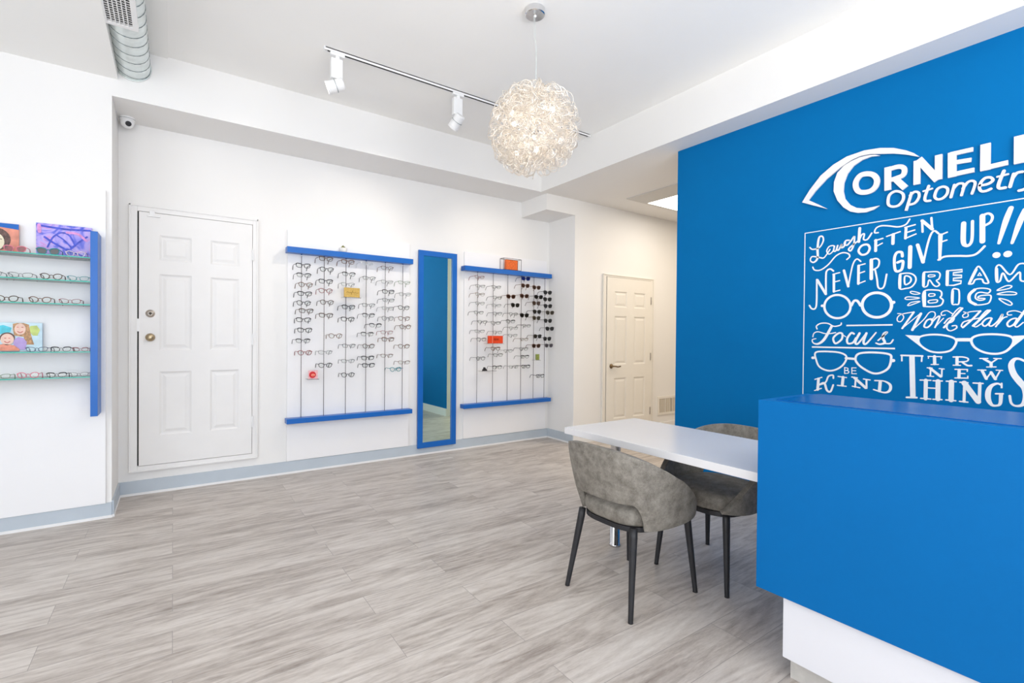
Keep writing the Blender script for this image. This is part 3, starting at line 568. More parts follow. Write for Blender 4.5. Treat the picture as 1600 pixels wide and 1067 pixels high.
DECAL=[('word','the script word Laugh',[([(1.6203,1.9238),(1.6013,1.9077),(1.5584,1.9148),(1.5348,1.9573),(1.5412,1.9879),(1.5623,1.9815),(1.5706,1.91),(1.5697,1.8436),(1.594,1.8167),(1.6159,1.8328),(1.6038,1.858),(1.5575,1.8454),(1.5333,1.839),(1.5155,1.8563),(1.4923,1.8922)],[0.0084,0.0084,0.0084,0.0095,0.0095,0.0126,0.0147,0.0137,0.0105,0.0084,0.0084,0.0095,0.0084,0.0074,0.0074],''),([(1.4692,1.9122),(1.4973,1.9124),(1.5123,1.884),(1.4978,1.8604),(1.4734,1.8792)],0.0074,'c'),([(1.4657,1.9103),(1.4699,1.8793),(1.4571,1.8775),(1.446,1.91)],0.0089,''),([(1.446,1.9113),(1.4515,1.8864),(1.4399,1.8815),(1.4221,1.9173),(1.4241,1.894),(1.4089,1.8994),(1.4007,1.9236)],0.0095,''),([(1.3785,1.9359),(1.3981,1.9359),(1.4062,1.9149),(1.3893,1.906),(1.3674,1.931),(1.3485,1.9563),(1.3532,1.8975),(1.3693,1.8652),(1.3806,1.8794),(1.3506,1.9065),(1.3263,1.9246)],0.0095,''),([(1.3192,2.0043),(1.3235,1.9179)],0.0158,'l'),([(1.3236,1.921),(1.3079,1.9589),(1.293,1.9626),(1.2968,1.9292),(1.2756,1.9258),(1.2525,1.9619)],0.0084,'')]),('swash','line over often',[([(1.2179,1.959),(1.237,1.9623),(1.2296,1.9883),(1.2042,1.9989),(1.164,1.9915),(1.1148,1.9767),(1.0767,1.9844),(1.0582,2.0128)],0.0084,'')]),('swash','line under laugh',[([(1.5997,1.7841),(1.5871,1.7627),(1.5503,1.7587),(1.5028,1.7894),(1.4567,1.842),(1.4168,1.8591),(1.383,1.8482),(1.3744,1.8281),(1.3909,1.8112)],0.0084,'')]),('letter','letter O in the word OFTEN',[([(1.3244,1.8589),(1.307,1.8893),(1.2752,1.892),(1.2627,1.8656),(1.2771,1.8357),(1.3063,1.8316)],0.0126,'c')]),('letter','letter F in the word OFTEN',[([(1.2301,1.9125),(1.2303,1.8457)],0.0158,'l'),([(1.2363,1.9104),(1.193,1.9187)],0.0079,'l'),([(1.2281,1.8727),(1.1952,1.8889)],0.0074,'l')]),('letter','letter T in the word OFTEN',[([(1.1731,1.9274),(1.1048,1.9456)],0.0079,'l'),([(1.1396,1.9338),(1.1403,1.8776)],0.0168,'l')]),('letter','letter E in the word OFTEN',[([(1.0753,1.9603),(1.0776,1.9003)],0.0135,'l'),([(1.0806,1.9666),(1.0314,1.9746)],0.0077,'l'),([(1.0737,1.9344),(1.0331,1.9433)],0.0077,'l'),([(1.0797,1.8991),(1.0264,1.9184)],0.0077,'l')]),('letter','letter N in the word OFTEN',[([(0.9981,1.992),(0.9952,1.9251)],0.0106,'l'),([(0.9981,1.992),(0.9503,1.9339)],0.0164,'l'),([(0.9552,2.0008),(0.9503,1.9349)],0.0106,'l')]),('letter','letter N in the word NEVER',[([(1.6181,1.5178),(1.6022,1.4949),(1.5805,1.496),(1.5718,1.5388),(1.5727,1.6948)],0.0105,''),([(1.5689,1.6911),(1.5145,1.5913)],0.0158,'l'),([(1.5133,1.5912),(1.515,1.7189),(1.5082,1.7509),(1.4877,1.7584),(1.4699,1.7436)],0.0105,'')]),('letter','letter E in the word NEVER',[([(1.4667,1.7193),(1.4652,1.6041)],0.0147,'l'),([(1.4725,1.7212),(1.4322,1.7287)],0.0074,'l'),([(1.4631,1.6686),(1.4315,1.6754)],0.0074,'l'),([(1.4681,1.6024),(1.4295,1.6112)],0.0074,'l')]),('letter','letter V in the word NEVER',[([(1.4068,1.74),(1.3802,1.6328)],0.0147,'l'),([(1.3801,1.6297),(1.3648,1.7292),(1.3517,1.7843),(1.3329,1.8071),(1.3111,1.7888)],0.0084,'')]),('letter','letter E in the word NEVER',[([(1.3226,1.7622),(1.3227,1.645)],0.0147,'l'),([(1.3269,1.7627),(1.2868,1.7704)],0.0074,'l'),([(1.3198,1.712),(1.2888,1.7212)],0.0074,'l'),([(1.3254,1.644),(1.2854,1.6592)],0.0074,'l')]),('letter','letter R in the word NEVER',[([(1.2529,1.7908),(1.2514,1.6714)],0.0189,'l'),([(1.2555,1.7911),(1.2271,1.7967),(1.2105,1.7795),(1.2162,1.7438),(1.2443,1.7257)],0.0095,''),([(1.2313,1.7243),(1.2203,1.6655),(1.2145,1.6165),(1.1991,1.6032),(1.1817,1.6199),(1.1701,1.6907)],0.0095,'')]),('letter','letter G in the word GIVE',[([(1.0914,1.7926),(1.0939,1.8144),(1.1028,1.821),(1.1204,1.818),(1.1312,1.787),(1.1291,1.7271),(1.119,1.7043),(1.0969,1.71),(1.0894,1.7333),(1.0898,1.7645),(1.1152,1.7579)],0.0145,'')]),('letter','letter I in the word GIVE',[([(1.0531,1.8449),(1.0545,1.7214)],0.0203,'l')]),('letter','letter V in the word GIVE',[([(1.018,1.8513),(0.9908,1.7455)],0.0174,'l'),([(0.9887,1.7427),(0.9715,1.8443),(0.956,1.904),(0.94,1.9218),(0.9218,1.9033)],0.0096,'')]),('letter','letter E in the word GIVE',[([(0.9126,1.8916),(0.9139,1.7515)],[0.0203,0.0125],'l'),([(0.9157,1.8921),(0.8826,1.9043)],0.0077,'l'),([(0.9073,1.8525),(0.8839,1.859)],0.0077,'l'),([(0.9199,1.7497),(0.8905,1.7653),(0.8329,1.7613),(0.7881,1.7554),(0.7554,1.7632),(0.7237,1.7999)],0.0106,'')]),('letter','letter U in the word UP',[([(0.8119,1.9416),(0.8121,1.8402),(0.7999,1.8146),(0.7834,1.821),(0.7754,1.8541),(0.7751,1.947)],[0.0222,0.0222,0.0164,0.0135,0.0135,0.0135],'')]),('letter','letter P in the word UP',[([(0.7347,1.9683),(0.733,1.8279)],0.0232,'l'),([(0.7383,1.9681),(0.7119,1.9772),(0.6949,1.958),(0.7015,1.9282),(0.7252,1.9134)],0.0116,'')]),('exclamation_mark','',[([(0.6234,1.9882),(0.6426,1.9218),(0.6676,1.8082)],[0.0212,0.0241,0.0125],''),([(0.6764,1.7454),(0.6757,1.7448)],0.0318,'l')]),('exclamation_mark','',[([(0.5704,1.9678),(0.5896,1.9071),(0.6171,1.8014)],[0.0212,0.0241,0.0125],''),([(0.633,1.7448),(0.6323,1.7452)],0.0338,'l')]),('letter','letter D in the word DREAM',[([(1.1042,1.6775),(1.0897,1.6873),(1.0524,1.685),(1.0278,1.6649),(1.0242,1.6344),(1.0432,1.6032),(1.0719,1.5952),(1.1032,1.5992)],0.0078,'c'),([(1.1013,1.6798),(1.102,1.6012)],0.0138,'l'),([(1.077,1.6697),(1.0521,1.6622),(1.047,1.6414),(1.0578,1.6246),(1.0763,1.6211)],0.0083,'c')]),('letter','letter R in the word DREAM',[([(0.9881,1.6809),(0.9685,1.6839),(0.9261,1.6819),(0.9114,1.6657),(0.916,1.6394),(0.9273,1.6296),(0.913,1.6074),(0.925,1.5952),(0.9404,1.6048),(0.9562,1.6332),(0.9632,1.6329),(0.9694,1.6022),(0.987,1.5987),(0.9906,1.6314)],0.0069,'c'),([(0.9861,1.6782),(0.9871,1.6062)],0.0129,'l'),([(0.9624,1.6659),(0.9373,1.6634),(0.9372,1.6551),(0.9623,1.6546)],0.0055,'c')]),('letter','letter E in the word DREAM',[([(0.8809,1.682),(0.8147,1.682),(0.8146,1.6702),(0.8532,1.667),(0.853,1.655),(0.8168,1.65),(0.8167,1.6372),(0.8528,1.6359),(0.8526,1.6239),(0.8182,1.6184),(0.8198,1.6043),(0.8504,1.5959),(0.8799,1.5983)],0.0064,'cl'),([(0.8787,1.6793),(0.8792,1.6007)],0.0138,'l')]),('letter','letter A in the word DREAM',[([(0.7844,1.606),(0.7558,1.6826),(0.7394,1.684),(0.7067,1.6061),(0.7139,1.5953),(0.7258,1.6023),(0.7328,1.62),(0.7585,1.62),(0.7686,1.5999),(0.7808,1.5977)],0.0074,'c'),([(0.782,1.6058),(0.7558,1.6756)],0.0111,'l'),([(0.7425,1.6565),(0.7491,1.6414),(0.7348,1.64)],0.0055,'cl')]),('letter','letter M in the word DREAM',[([(0.6742,1.6032),(0.6776,1.6625),(0.6736,1.6848),(0.659,1.6867),(0.623,1.6344),(0.5953,1.6803),(0.5799,1.6882),(0.566,1.6812),(0.5564,1.6452),(0.5543,1.5991),(0.5819,1.5994),(0.5871,1.644),(0.6194,1.6028),(0.6322,1.6039),(0.6504,1.6461),(0.6605,1.6043)],0.0074,'c'),([(0.6744,1.6713),(0.6723,1.6076)],0.0111,'l')]),('letter','letter B in the word BIG',[([(0.9847,1.5711),(0.9247,1.5741),(0.9049,1.5629),(0.9034,1.5409),(0.909,1.5306),(0.8956,1.5137),(0.9039,1.4875),(0.9311,1.479),(0.9777,1.4812),(0.9857,1.4915)],0.0074,'c'),([(0.9819,1.5659),(0.9809,1.4888)],0.0147,'l'),([(0.9591,1.5544),(0.9359,1.5529),(0.9357,1.5421),(0.9589,1.5406)],0.0055,'c'),([(0.9605,1.515),(0.924,1.5178),(0.9257,1.5032),(0.9584,1.501)],0.006,'c')]),('letter','letter I in the word BIG',[([(0.8556,1.569),(0.8374,1.5739),(0.8264,1.5597),(0.8267,1.4931),(0.8399,1.4867),(0.8564,1.4947)],0.0074,'c'),([(0.8537,1.5641),(0.8546,1.497)],0.0101,'l')]),('letter','letter G in the word BIG',[([(0.6984,1.5596),(0.7237,1.5698),(0.7544,1.5685),(0.7785,1.5516),(0.7862,1.5239),(0.7778,1.4953),(0.7533,1.48),(0.7226,1.4808),(0.7009,1.4912),(0.6957,1.5274),(0.7266,1.5304),(0.7436,1.5259),(0.7452,1.5167),(0.7196,1.5129),(0.7263,1.5054),(0.7433,1.505),(0.7572,1.5175),(0.754,1.5405),(0.737,1.5486),(0.7065,1.5419)],0.0064,'c'),([(0.7612,1.5643),(0.7825,1.5378),(0.7806,1.5025),(0.7568,1.4825)],0.0138,'')]),('ray','',[([(1.0469,1.5756),(1.0266,1.5716),(1.0024,1.5599),(1.0264,1.5565),(1.0468,1.5655)],0.0055,'c')]),('ray','',[([(1.0752,1.5342),(1.0588,1.5434),(1.004,1.5325),(1.0586,1.5271)],0.0055,'c')]),('ray','',[([(1.0603,1.4952),(1.042,1.5095),(1.0018,1.5123),(1.0418,1.4943),(1.0581,1.49)],0.0055,'c')]),('ray','',[([(0.6719,1.5531),(0.6382,1.5753),(0.6159,1.5735),(0.6253,1.5609)],0.0055,'c')]),('ray','',[([(0.6717,1.5327),(0.6314,1.5434),(0.5997,1.5367),(0.6059,1.526)],0.0055,'c')]),('ray','',[([(0.6632,1.5095),(0.6308,1.4986),(0.6132,1.4798),(0.621,1.4712),(0.6435,1.4858)],0.0055,'c')]),('word','the script word Work',[([(1.1097,1.4435),(1.0907,1.4402),(1.08,1.4194),(1.0943,1.3941),(1.1112,1.3997),(1.1094,1.4228),(1.0865,1.4401),(1.0311,1.4508)],0.0055,''),([(1.0311,1.4493),(1.0862,1.3529)],[0.0101,0.0101],'l'),([(1.0862,1.3529),(0.9969,1.4431)],0.0046,'l'),([(0.9969,1.4396),(1.0366,1.3423)],0.0129,'l'),([(1.0366,1.3423),(0.9845,1.4018),(0.9577,1.4446),(0.9345,1.4458),(0.9312,1.4226),(0.9493,1.3985)],0.0051,''),([(0.9764,1.3817),(0.9649,1.4013),(0.9455,1.4048),(0.9452,1.3811),(0.9643,1.3577),(0.9801,1.3618)],0.0083,'c'),([(0.9453,1.386),(0.9227,1.415),(0.9094,1.4185),(0.9303,1.3563)],0.0074,''),([(0.9277,1.3612),(0.9035,1.395),(0.8924,1.4093)],0.0046,''),([(0.8119,1.463),(0.8898,1.3559)],0.0101,'l'),([(0.8109,1.4615),(0.8217,1.4668),(0.8395,1.4484),(0.8555,1.4203)],0.0055,''),([(0.852,1.4322),(0.878,1.4524),(0.9003,1.4445),(0.9009,1.4265),(0.8852,1.4284)],0.0051,''),([(0.8883,1.3801),(0.87,1.4063),(0.8462,1.4104),(0.8533,1.389),(0.8734,1.3798)],0.0064,''),([(0.8734,1.3798),(0.8767,1.3509),(0.861,1.3363),(0.8357,1.3505),(0.8366,1.3658),(0.853,1.3641)],0.0064,'')]),('word','the script word Hard',[([(0.8053,1.4424),(0.7893,1.4347),(0.7873,1.4168),(0.8049,1.4107),(0.8079,1.4259),(0.7806,1.4415),(0.7357,1.4458)],0.0051,''),([(0.7364,1.4444),(0.7678,1.4012),(0.8077,1.3549)],0.0092,''),([(0.8077,1.3549),(0.8143,1.3645),(0.8046,1.3856),(0.7765,1.3958)],0.0064,''),([(0.6987,1.4462),(0.7649,1.3638)],0.0111,'l'),([(0.698,1.4452),(0.7087,1.448),(0.7253,1.4279),(0.742,1.4006)],0.0055,''),([(0.787,1.3947),(0.7352,1.4074)],0.0055,'l'),([(0.7649,1.3638),(0.7517,1.358),(0.7247,1.3817)],0.0055,''),([(0.728,1.3771),(0.7115,1.4007),(0.6908,1.4039),(0.7011,1.3766),(0.7177,1.3608)],0.0074,'c'),([(0.6898,1.4015),(0.7003,1.3675),(0.6876,1.3627),(0.665,1.3896),(0.6492,1.4244),(0.6521,1.4028),(0.6737,1.358)],0.0069,''),([(0.6647,1.3714),(0.6457,1.4026),(0.6313,1.4103)],0.0055,''),([(0.6293,1.3753),(0.6137,1.3964),(0.5942,1.399),(0.6039,1.3704),(0.6227,1.3573)],0.0074,'c'),([(0.5645,1.44),(0.6023,1.3659)],0.0111,'l'),([(0.5643,1.4224),(0.5985,1.4404),(0.6269,1.4357),(0.6283,1.4201),(0.614,1.4196)],0.0051,''),([(0.6023,1.3659),(0.5928,1.3547),(0.5698,1.3786)],0.0055,'')]),('drawn_round_glasses','',[([(1.3657,1.4987),(1.369,1.4752),(1.3795,1.4543),(1.3962,1.4378),(1.4175,1.4275),(1.4414,1.4244),(1.4658,1.4288),(1.4882,1.4407),(1.5062,1.4587),(1.518,1.4812),(1.5223,1.5059),(1.5187,1.5303),(1.5074,1.5517),(1.4899,1.5681),(1.4678,1.5779),(1.4435,1.5801),(1.4194,1.5747),(1.3978,1.5624),(1.3807,1.5444),(1.3697,1.5224)],0.0142,'c'),([(1.1423,1.4978),(1.1457,1.4744),(1.1562,1.4536),(1.1728,1.4372),(1.1942,1.4269),(1.2182,1.4238),(1.2427,1.4283),(1.2651,1.4402),(1.2832,1.4582),(1.2951,1.4808),(1.2994,1.5055),(1.2957,1.5298),(1.2844,1.5512),(1.2667,1.5675),(1.2446,1.5772),(1.2202,1.5793),(1.1961,1.5738),(1.1744,1.5615),(1.1573,1.5434),(1.1463,1.5215)],0.0168,'c'),([(1.3602,1.5053),(1.3457,1.5341),(1.3267,1.533),(1.3085,1.5028)],0.0147,''),([(1.5362,1.5118),(1.5314,1.5116)],0.0179,'l'),([(1.1371,1.513),(1.1322,1.5139)],0.0189,'l')]),('word','the script word Focus',[([(1.5664,1.3527),(1.5705,1.3734),(1.5441,1.3912),(1.4992,1.3904),(1.4623,1.3703),(1.4228,1.3778),(1.418,1.3913)],0.0079,''),([(1.4754,1.3705),(1.5201,1.2826),(1.5575,1.2508),(1.5882,1.2553),(1.5963,1.2777),(1.5732,1.2863)],[0.0158,0.0171,0.0131,0.0079,0.0066,0.0066],''),([(1.5927,1.2986),(1.5853,1.3237),(1.5585,1.3336),(1.5057,1.3195),(1.4509,1.3275)],0.0066,''),([(1.4609,1.2669),(1.4628,1.2952),(1.4328,1.3234),(1.4114,1.3194),(1.4145,1.2835),(1.4463,1.255)],0.0118,'c'),([(1.4113,1.3154),(1.39,1.2995)],0.0053,'l'),([(1.3432,1.3194),(1.359,1.3249),(1.3815,1.2877),(1.3769,1.2561),(1.3479,1.262),(1.3312,1.292)],0.0118,''),([(1.3113,1.3232),(1.3343,1.2685),(1.3206,1.2546),(1.2746,1.3216)],[0.0131,0.0131,0.0105,0.0092],''),([(1.2733,1.3232),(1.2885,1.2691),(1.2738,1.2554),(1.2213,1.3269)],[0.0131,0.0131,0.0105,0.0079],''),([(1.2092,1.2776),(1.1626,1.3267),(1.1781,1.3215),(1.184,1.2929),(1.1742,1.2645),(1.1993,1.2536),(1.2205,1.2608)],[0.0079,0.0092,0.0131,0.0145,0.0131,0.0105,0.0079],''),([(1.1773,1.2592),(1.1462,1.2597),(1.1311,1.2822)],0.0079,'')]),('line','line above focus',[([(1.3875,1.3741),(1.1354,1.3749)],0.0092,'lf')]),('line','line below focus',[([(1.598,1.2276),(1.1213,1.2283)],0.0099,'lf')]),('drawn_square_glasses','',[([(1.5758,1.1865),(1.534,1.1985),(1.4312,1.1951),(1.3848,1.1687),(1.4017,1.1163),(1.444,1.0803),(1.495,1.0691),(1.5478,1.0923),(1.5698,1.141)],0.0112,'c'),([(1.3329,1.159),(1.313,1.1909),(1.2404,1.2009),(1.1515,1.1925),(1.1406,1.1594),(1.1535,1.1065),(1.1938,1.074),(1.2387,1.0696),(1.2917,1.0987),(1.3223,1.1282)],0.0125,'c'),([(1.3882,1.1583),(1.3329,1.155)],0.0145,'l'),([(1.5915,1.1526),(1.5869,1.1528)],0.0184,'l'),([(1.1326,1.1538),(1.1289,1.1539)],0.0197,'l')]),('letter','letter B in the word BE',[([(1.3944,1.0968),(1.3939,1.057)],0.0053,'l'),([(1.3944,1.0952),(1.3761,1.0923),(1.3774,1.0795),(1.3941,1.0769)],0.0053,''),([(1.3941,1.0769),(1.3717,1.0735),(1.3729,1.0608),(1.3939,1.0563)],0.0053,'')]),('letter','letter E in the word BE',[([(1.3526,1.0968),(1.3521,1.0582)],0.0053,'l'),([(1.3526,1.0968),(1.3287,1.0973)],0.0053,'l'),([(1.3524,1.0779),(1.3305,1.0785)],0.0053,'l'),([(1.3521,1.0582),(1.3262,1.0592)],0.0053,'l')]),('letter','letter K in the word KIND',[([(1.5528,1.0093),(1.5572,0.9344)],0.0171,'l'),([(1.5757,1.0034),(1.5317,1.0208)],0.0072,'l'),([(1.5762,0.9259),(1.5345,0.9447)],0.0072,'l'),([(1.55,0.9665),(1.5088,0.988),(1.4908,1.0303),(1.4638,1.0403),(1.4606,1.0203)],0.0099,''),([(1.5462,0.9701),(1.5162,0.9825),(1.4992,0.9357),(1.477,0.9288),(1.4608,0.9741)],[0.0079,0.0131,0.0131,0.0118,0.0105],'')]),('letter','letter I in the word KIND',[([(1.4027,1.0309),(1.407,0.9763)],0.0171,'l'),([(1.4327,1.0344),(1.383,1.03)],0.0072,'l'),([(1.4355,0.9739),(1.3844,0.9719)],0.0072,'l')]),('letter','letter N in the word KIND',[([(1.3298,1.0245),(1.3325,0.9726)],0.0099,'l'),([(1.3367,1.0318),(1.2734,0.9724)],0.0158,'l'),([(1.2694,1.0214),(1.2681,0.9706)],0.0105,'l'),([(1.3519,1.0362),(1.3211,1.033)],0.0072,'l'),([(1.2854,1.0279),(1.2498,1.0244)],0.0072,'l'),([(1.3476,0.976),(1.3054,0.9695)],0.0072,'l')]),('letter','letter D in the word KIND',[([(1.195,1.0173),(1.1987,0.9588)],0.0171,'l'),([(1.2238,1.0226),(1.1743,1.0227),(1.1429,1.0014),(1.1455,0.9668),(1.1733,0.9514),(1.2295,0.965)],[0.0079,0.0085,0.0145,0.0145,0.0099,0.0079],'')]),('drawn_cat_eye_glasses','',[([(1.0014,1.2993),(0.961,1.3131),(0.9084,1.3137),(0.8571,1.3012),(0.8352,1.28),(0.8439,1.2443),(0.8645,1.2207),(0.9071,1.2106),(0.9509,1.2166),(0.987,1.2412),(1.0055,1.2695)],0.0105,'c'),([(0.7712,1.2887),(0.7399,1.3118),(0.6786,1.3166),(0.623,1.3079),(0.6047,1.2876),(0.6115,1.2544),(0.6365,1.2231),(0.6735,1.2106),(0.7193,1.218),(0.7587,1.2462)],0.0111,'c'),([(0.832,1.2855),(0.7743,1.286)],0.0189,'l'),([(1.0712,1.3124),(0.9969,1.3068),(1.0055,1.2638),(0.9823,1.23)],0,'p'),([(0.6067,1.3079),(0.552,1.3116),(0.6185,1.2364),(0.6017,1.2749)],0,'p')]),('letter','letter T in the word TRY',[([(0.9307,1.1874),(0.9292,1.1426)],0.0147,'l'),([(0.9603,1.1863),(0.8981,1.1864)],0.0058,'l'),([(0.9585,1.1864),(0.9583,1.174)],0.0047,'l'),([(0.8994,1.1864),(0.9001,1.1741)],0.0047,'l'),([(0.9446,1.139),(0.9127,1.1406)],0.0058,'l')]),('letter','letter R in the word TRY',[([(0.8307,1.1857),(0.8302,1.1437)],0.0137,'l'),([(0.8465,1.1867),(0.8061,1.1883),(0.7838,1.18),(0.7896,1.1647),(0.8221,1.1599)],0.0074,''),([(0.809,1.1605),(0.7873,1.1422),(0.7693,1.1421)],0.0095,''),([(0.8459,1.1402),(0.8157,1.1407)],0.0058,'l')]),('letter','letter Y in the word TRY',[([(0.7188,1.1811),(0.6898,1.1598)],0.0116,'l'),([(0.6657,1.1838),(0.6898,1.1598)],0.0068,'l'),([(0.6899,1.1614),(0.6896,1.1405)],0.0126,'l'),([(0.7344,1.1831),(0.7035,1.1844)],0.0058,'l'),([(0.6788,1.1854),(0.6508,1.1855)],0.0058,'l'),([(0.7067,1.1375),(0.6707,1.14)],0.0058,'l')]),('letter','letter N in the word NEW',[([(0.9473,1.1112),(0.9482,1.0727)],0.0074,'l'),([(0.9505,1.1167),(0.901,1.0716)],0.0137,'l'),([(0.8959,1.1142),(0.8967,1.0719)],0.0074,'l'),([(0.963,1.1188),(0.9408,1.1183)],0.0058,'l'),([(0.908,1.1169),(0.8865,1.1159)],0.0058,'l'),([(0.9623,1.07),(0.9336,1.0693)],0.0058,'l')]),('letter','letter E in the word NEW',[([(0.8207,1.1154),(0.821,1.0708)],0.0137,'l'),([(0.8381,1.1171),(0.7858,1.1191)],0.0063,'l'),([(0.7858,1.1191),(0.7861,1.1083)],0.0053,'l'),([(0.8213,1.0947),(0.796,1.0953)],0.0058,'l'),([(0.8375,1.0679),(0.7836,1.0708)],0.0068,'l'),([(0.7836,1.0708),(0.7837,1.0816)],0.0053,'l')]),('letter','letter W in the word NEW',[([(0.7257,1.1174),(0.7078,1.0727)],0.0126,'l'),([(0.7078,1.0727),(0.6892,1.1092)],0.0063,'l'),([(0.6892,1.1092),(0.6718,1.0739)],0.0126,'l'),([(0.6718,1.0739),(0.6537,1.1208)],0.0063,'l'),([(0.7421,1.1191),(0.7103,1.1199)],0.0058,'l'),([(0.6686,1.1224),(0.6445,1.1224)],0.0058,'l')]),('letter','letter T in the word THINGS',[([(1.0368,1.1893),(1.0289,0.9399)],0.0263,'lf'),([(1.0896,1.1874),(0.9863,1.1876)],0.0095,'l'),([(1.0862,1.1863),(1.0858,1.1541)],0.0074,'l'),([(0.9886,1.1876),(0.99,1.1555)],0.0074,'l'),([(1.0593,0.9338),(1.0104,0.9373)],0.0105,'l')]),('letter','letter H in the word THINGS',[([(0.9687,1.044),(0.9687,0.9349)],0.0189,'l'),([(0.9127,1.0439),(0.9122,0.9382)],0.0221,'l'),([(0.9615,1.0004),(0.9174,1.001)],0.0074,'l'),([(0.9949,1.0437),(0.9465,1.0458)],0.0074,'l'),([(0.9346,1.0444),(0.8942,1.0459)],0.0074,'l'),([(0.9912,0.9353),(0.9451,0.9358)],0.0074,'l'),([(0.9341,0.9359),(0.8941,0.938)],0.0074,'l')]),('letter','letter I in the word THINGS',[([(0.8531,1.0453),(0.8534,0.9392)],0.0232,'l'),([(0.875,1.0463),(0.8331,1.0469)],0.0074,'l'),([(0.8757,0.9384),(0.8338,0.9381)],0.0074,'l')]),('letter','letter N in the word THINGS',[([(0.7962,1.0429),(0.7977,0.9373)],0.0126,'l'),([(0.7982,1.0427),(0.7391,0.944)],0.0253,'l'),([(0.7334,1.0454),(0.7345,0.9445)],0.0137,'l'),([(0.8158,1.0451),(0.7833,1.045)],0.0074,'l'),([(0.7601,1.0453),(0.721,1.0459)],0.0074,'l'),([(0.816,0.9368),(0.7819,0.9359)],0.0074,'l')]),('letter','letter G in the word THINGS',[([(0.647,1.0293),(0.6473,1.0525)],0.0074,'l'),([(0.6471,1.0422),(0.664,1.0501),(0.6864,1.0362),(0.6986,1.0063),(0.6988,0.9643),(0.6851,0.9334),(0.6662,0.9304),(0.6515,0.9436),(0.6491,0.993)],[0.0084,0.0105,0.0158,0.0221,0.0221,0.0147,0.0105,0.0137,0.0158],''),([(0.6689,0.9946),(0.6418,0.9973)],0.0084,'l')]),('letter','letter S in the word THINGS',[([(0.5537,1.1705),(0.582,1.1868),(0.6016,1.1824),(0.612,1.1524),(0.6024,1.1071),(0.5805,1.0682),(0.559,1.0348),(0.5549,0.99),(0.5666,0.9485),(0.5913,0.9379),(0.6094,0.9511),(0.6154,0.9887)],[0.0105,0.0116,0.0158,0.0232,0.0263,0.0284,0.0284,0.0242,0.0158,0.0105,0.0105,0.0105],'')])]

XW = 3.66
def lay(name, strokes, parent, m, back, thick):
    mb = MB()
    for i, (pts, w_, fl) in enumerate(strokes):
        e = 0.00025 * i
        ribbon(mb, pts, w_, fl, lambda y, z: (XW - back + e * 0.02, y, z), lambda y, z: (XW - back - thick - e, y, z))
    return fixnormals(obj(name, mb, m, parent))
g = thing('logo_sign', 'raised white shop logo with an eye-shaped emblem on the blue wall', 'sign', (XW, 1.0, 2.1))
for (nm, st_) in LOGO:
    o = lay('eye_emblem' if nm == 'eye_emblem' else 'letter', st_, g, 'letter', 0.004, 0.013 if 'small' not in nm else 0.010)
    if nm.startswith('letter_'): o['label'] = 'large raised letter ' + nm[-1].upper()
g = thing('wall_decal', 'white lettering decal of sayings and drawn eyeglasses below the logo', 'wall decal', (XW, 1.0, 1.5))
y0, y1, z0, z1, q = 1.656, -0.30, 0.72, 2.031, 0.0055
mb = MB(); mb.box(XW - 0.0012, y1, z1 - q, XW - 0.0002, y0, z1); mb.box(XW - 0.0012, y1, z0, XW - 0.0002, y0, z0 + q); mb.box(XW - 0.0012, y0 - q, z0 + q, XW - 0.0002, y0, z1 - q); mb.box(XW - 0.0012, y1, z0 + q, XW - 0.0002, y1 + q, z1 - q)
obj('border', mb, 'vinyl', g)
for (nm, txt, st_) in DECAL:
    o = lay(nm, st_, g, 'vinyl', 0.0002, 0.0012)
    if txt: o['label'] = txt

# ------------------------------------------------------------------ chandelier
cx, cy, cz, cr = 1.827, 2.409, 2.560, 0.285
g = thing('chandelier', 'round chandelier ball of curled silver wire with lit bulbs', 'chandelier', (cx, cy, ZC))
mb = MB(); mb.lathe([(0.058, ZC), (0.062, ZC - 0.004), (0.062, ZC - 0.038), (0.056, ZC - 0.042), (0.012, ZC - 0.044), (0.008, ZC - 0.055)], (cx, cy, 0), 'z', 32); obj('canopy', mb, 'chrome', g, smooth=False)
mb = MB(); mb.tube(smoothpts([(cx, cy, ZC - 0.05), (cx + 0.003, cy, ZC - 0.15), (cx + 0.012, cy - 0.004, ZC - 0.30), (cx + 0.004, cy, cz + 0.03)]), 0.0016, 6)
mb.tube(smoothpts([(cx - 0.006, cy, ZC - 0.05), (cx - 0.008, cy, ZC - 0.15), (cx + 0.008, cy - 0.004, ZC - 0.30), (cx + 0.002, cy, cz + 0.03)]), 0.0012, 6)
obj('cord', mb, 'galv', g, smooth=True)
mb = MB(); mb.lathe([(0.002, 0.03), (0.022, 0.025), (0.03, 0.0), (0.022, -0.025), (0.002, -0.03)], (cx, cy, cz), 'z', 20)
dirs = []
for i in range(8):
    zz = 1 - 2 * (i + 0.5) / 8; a = i * 2.399963; rr = math.sqrt(1 - zz * zz); dirs.append(Vector((rr * math.cos(a), rr * math.sin(a), zz)))
C0 = Vector((cx, cy, cz))
for d in dirs: mb.tube([C0, C0 + d * 0.155], 0.004, 6)
obj('hub', mb, 'chrome', g, smooth=True)
rnd = random.Random(3)
wm = MB()
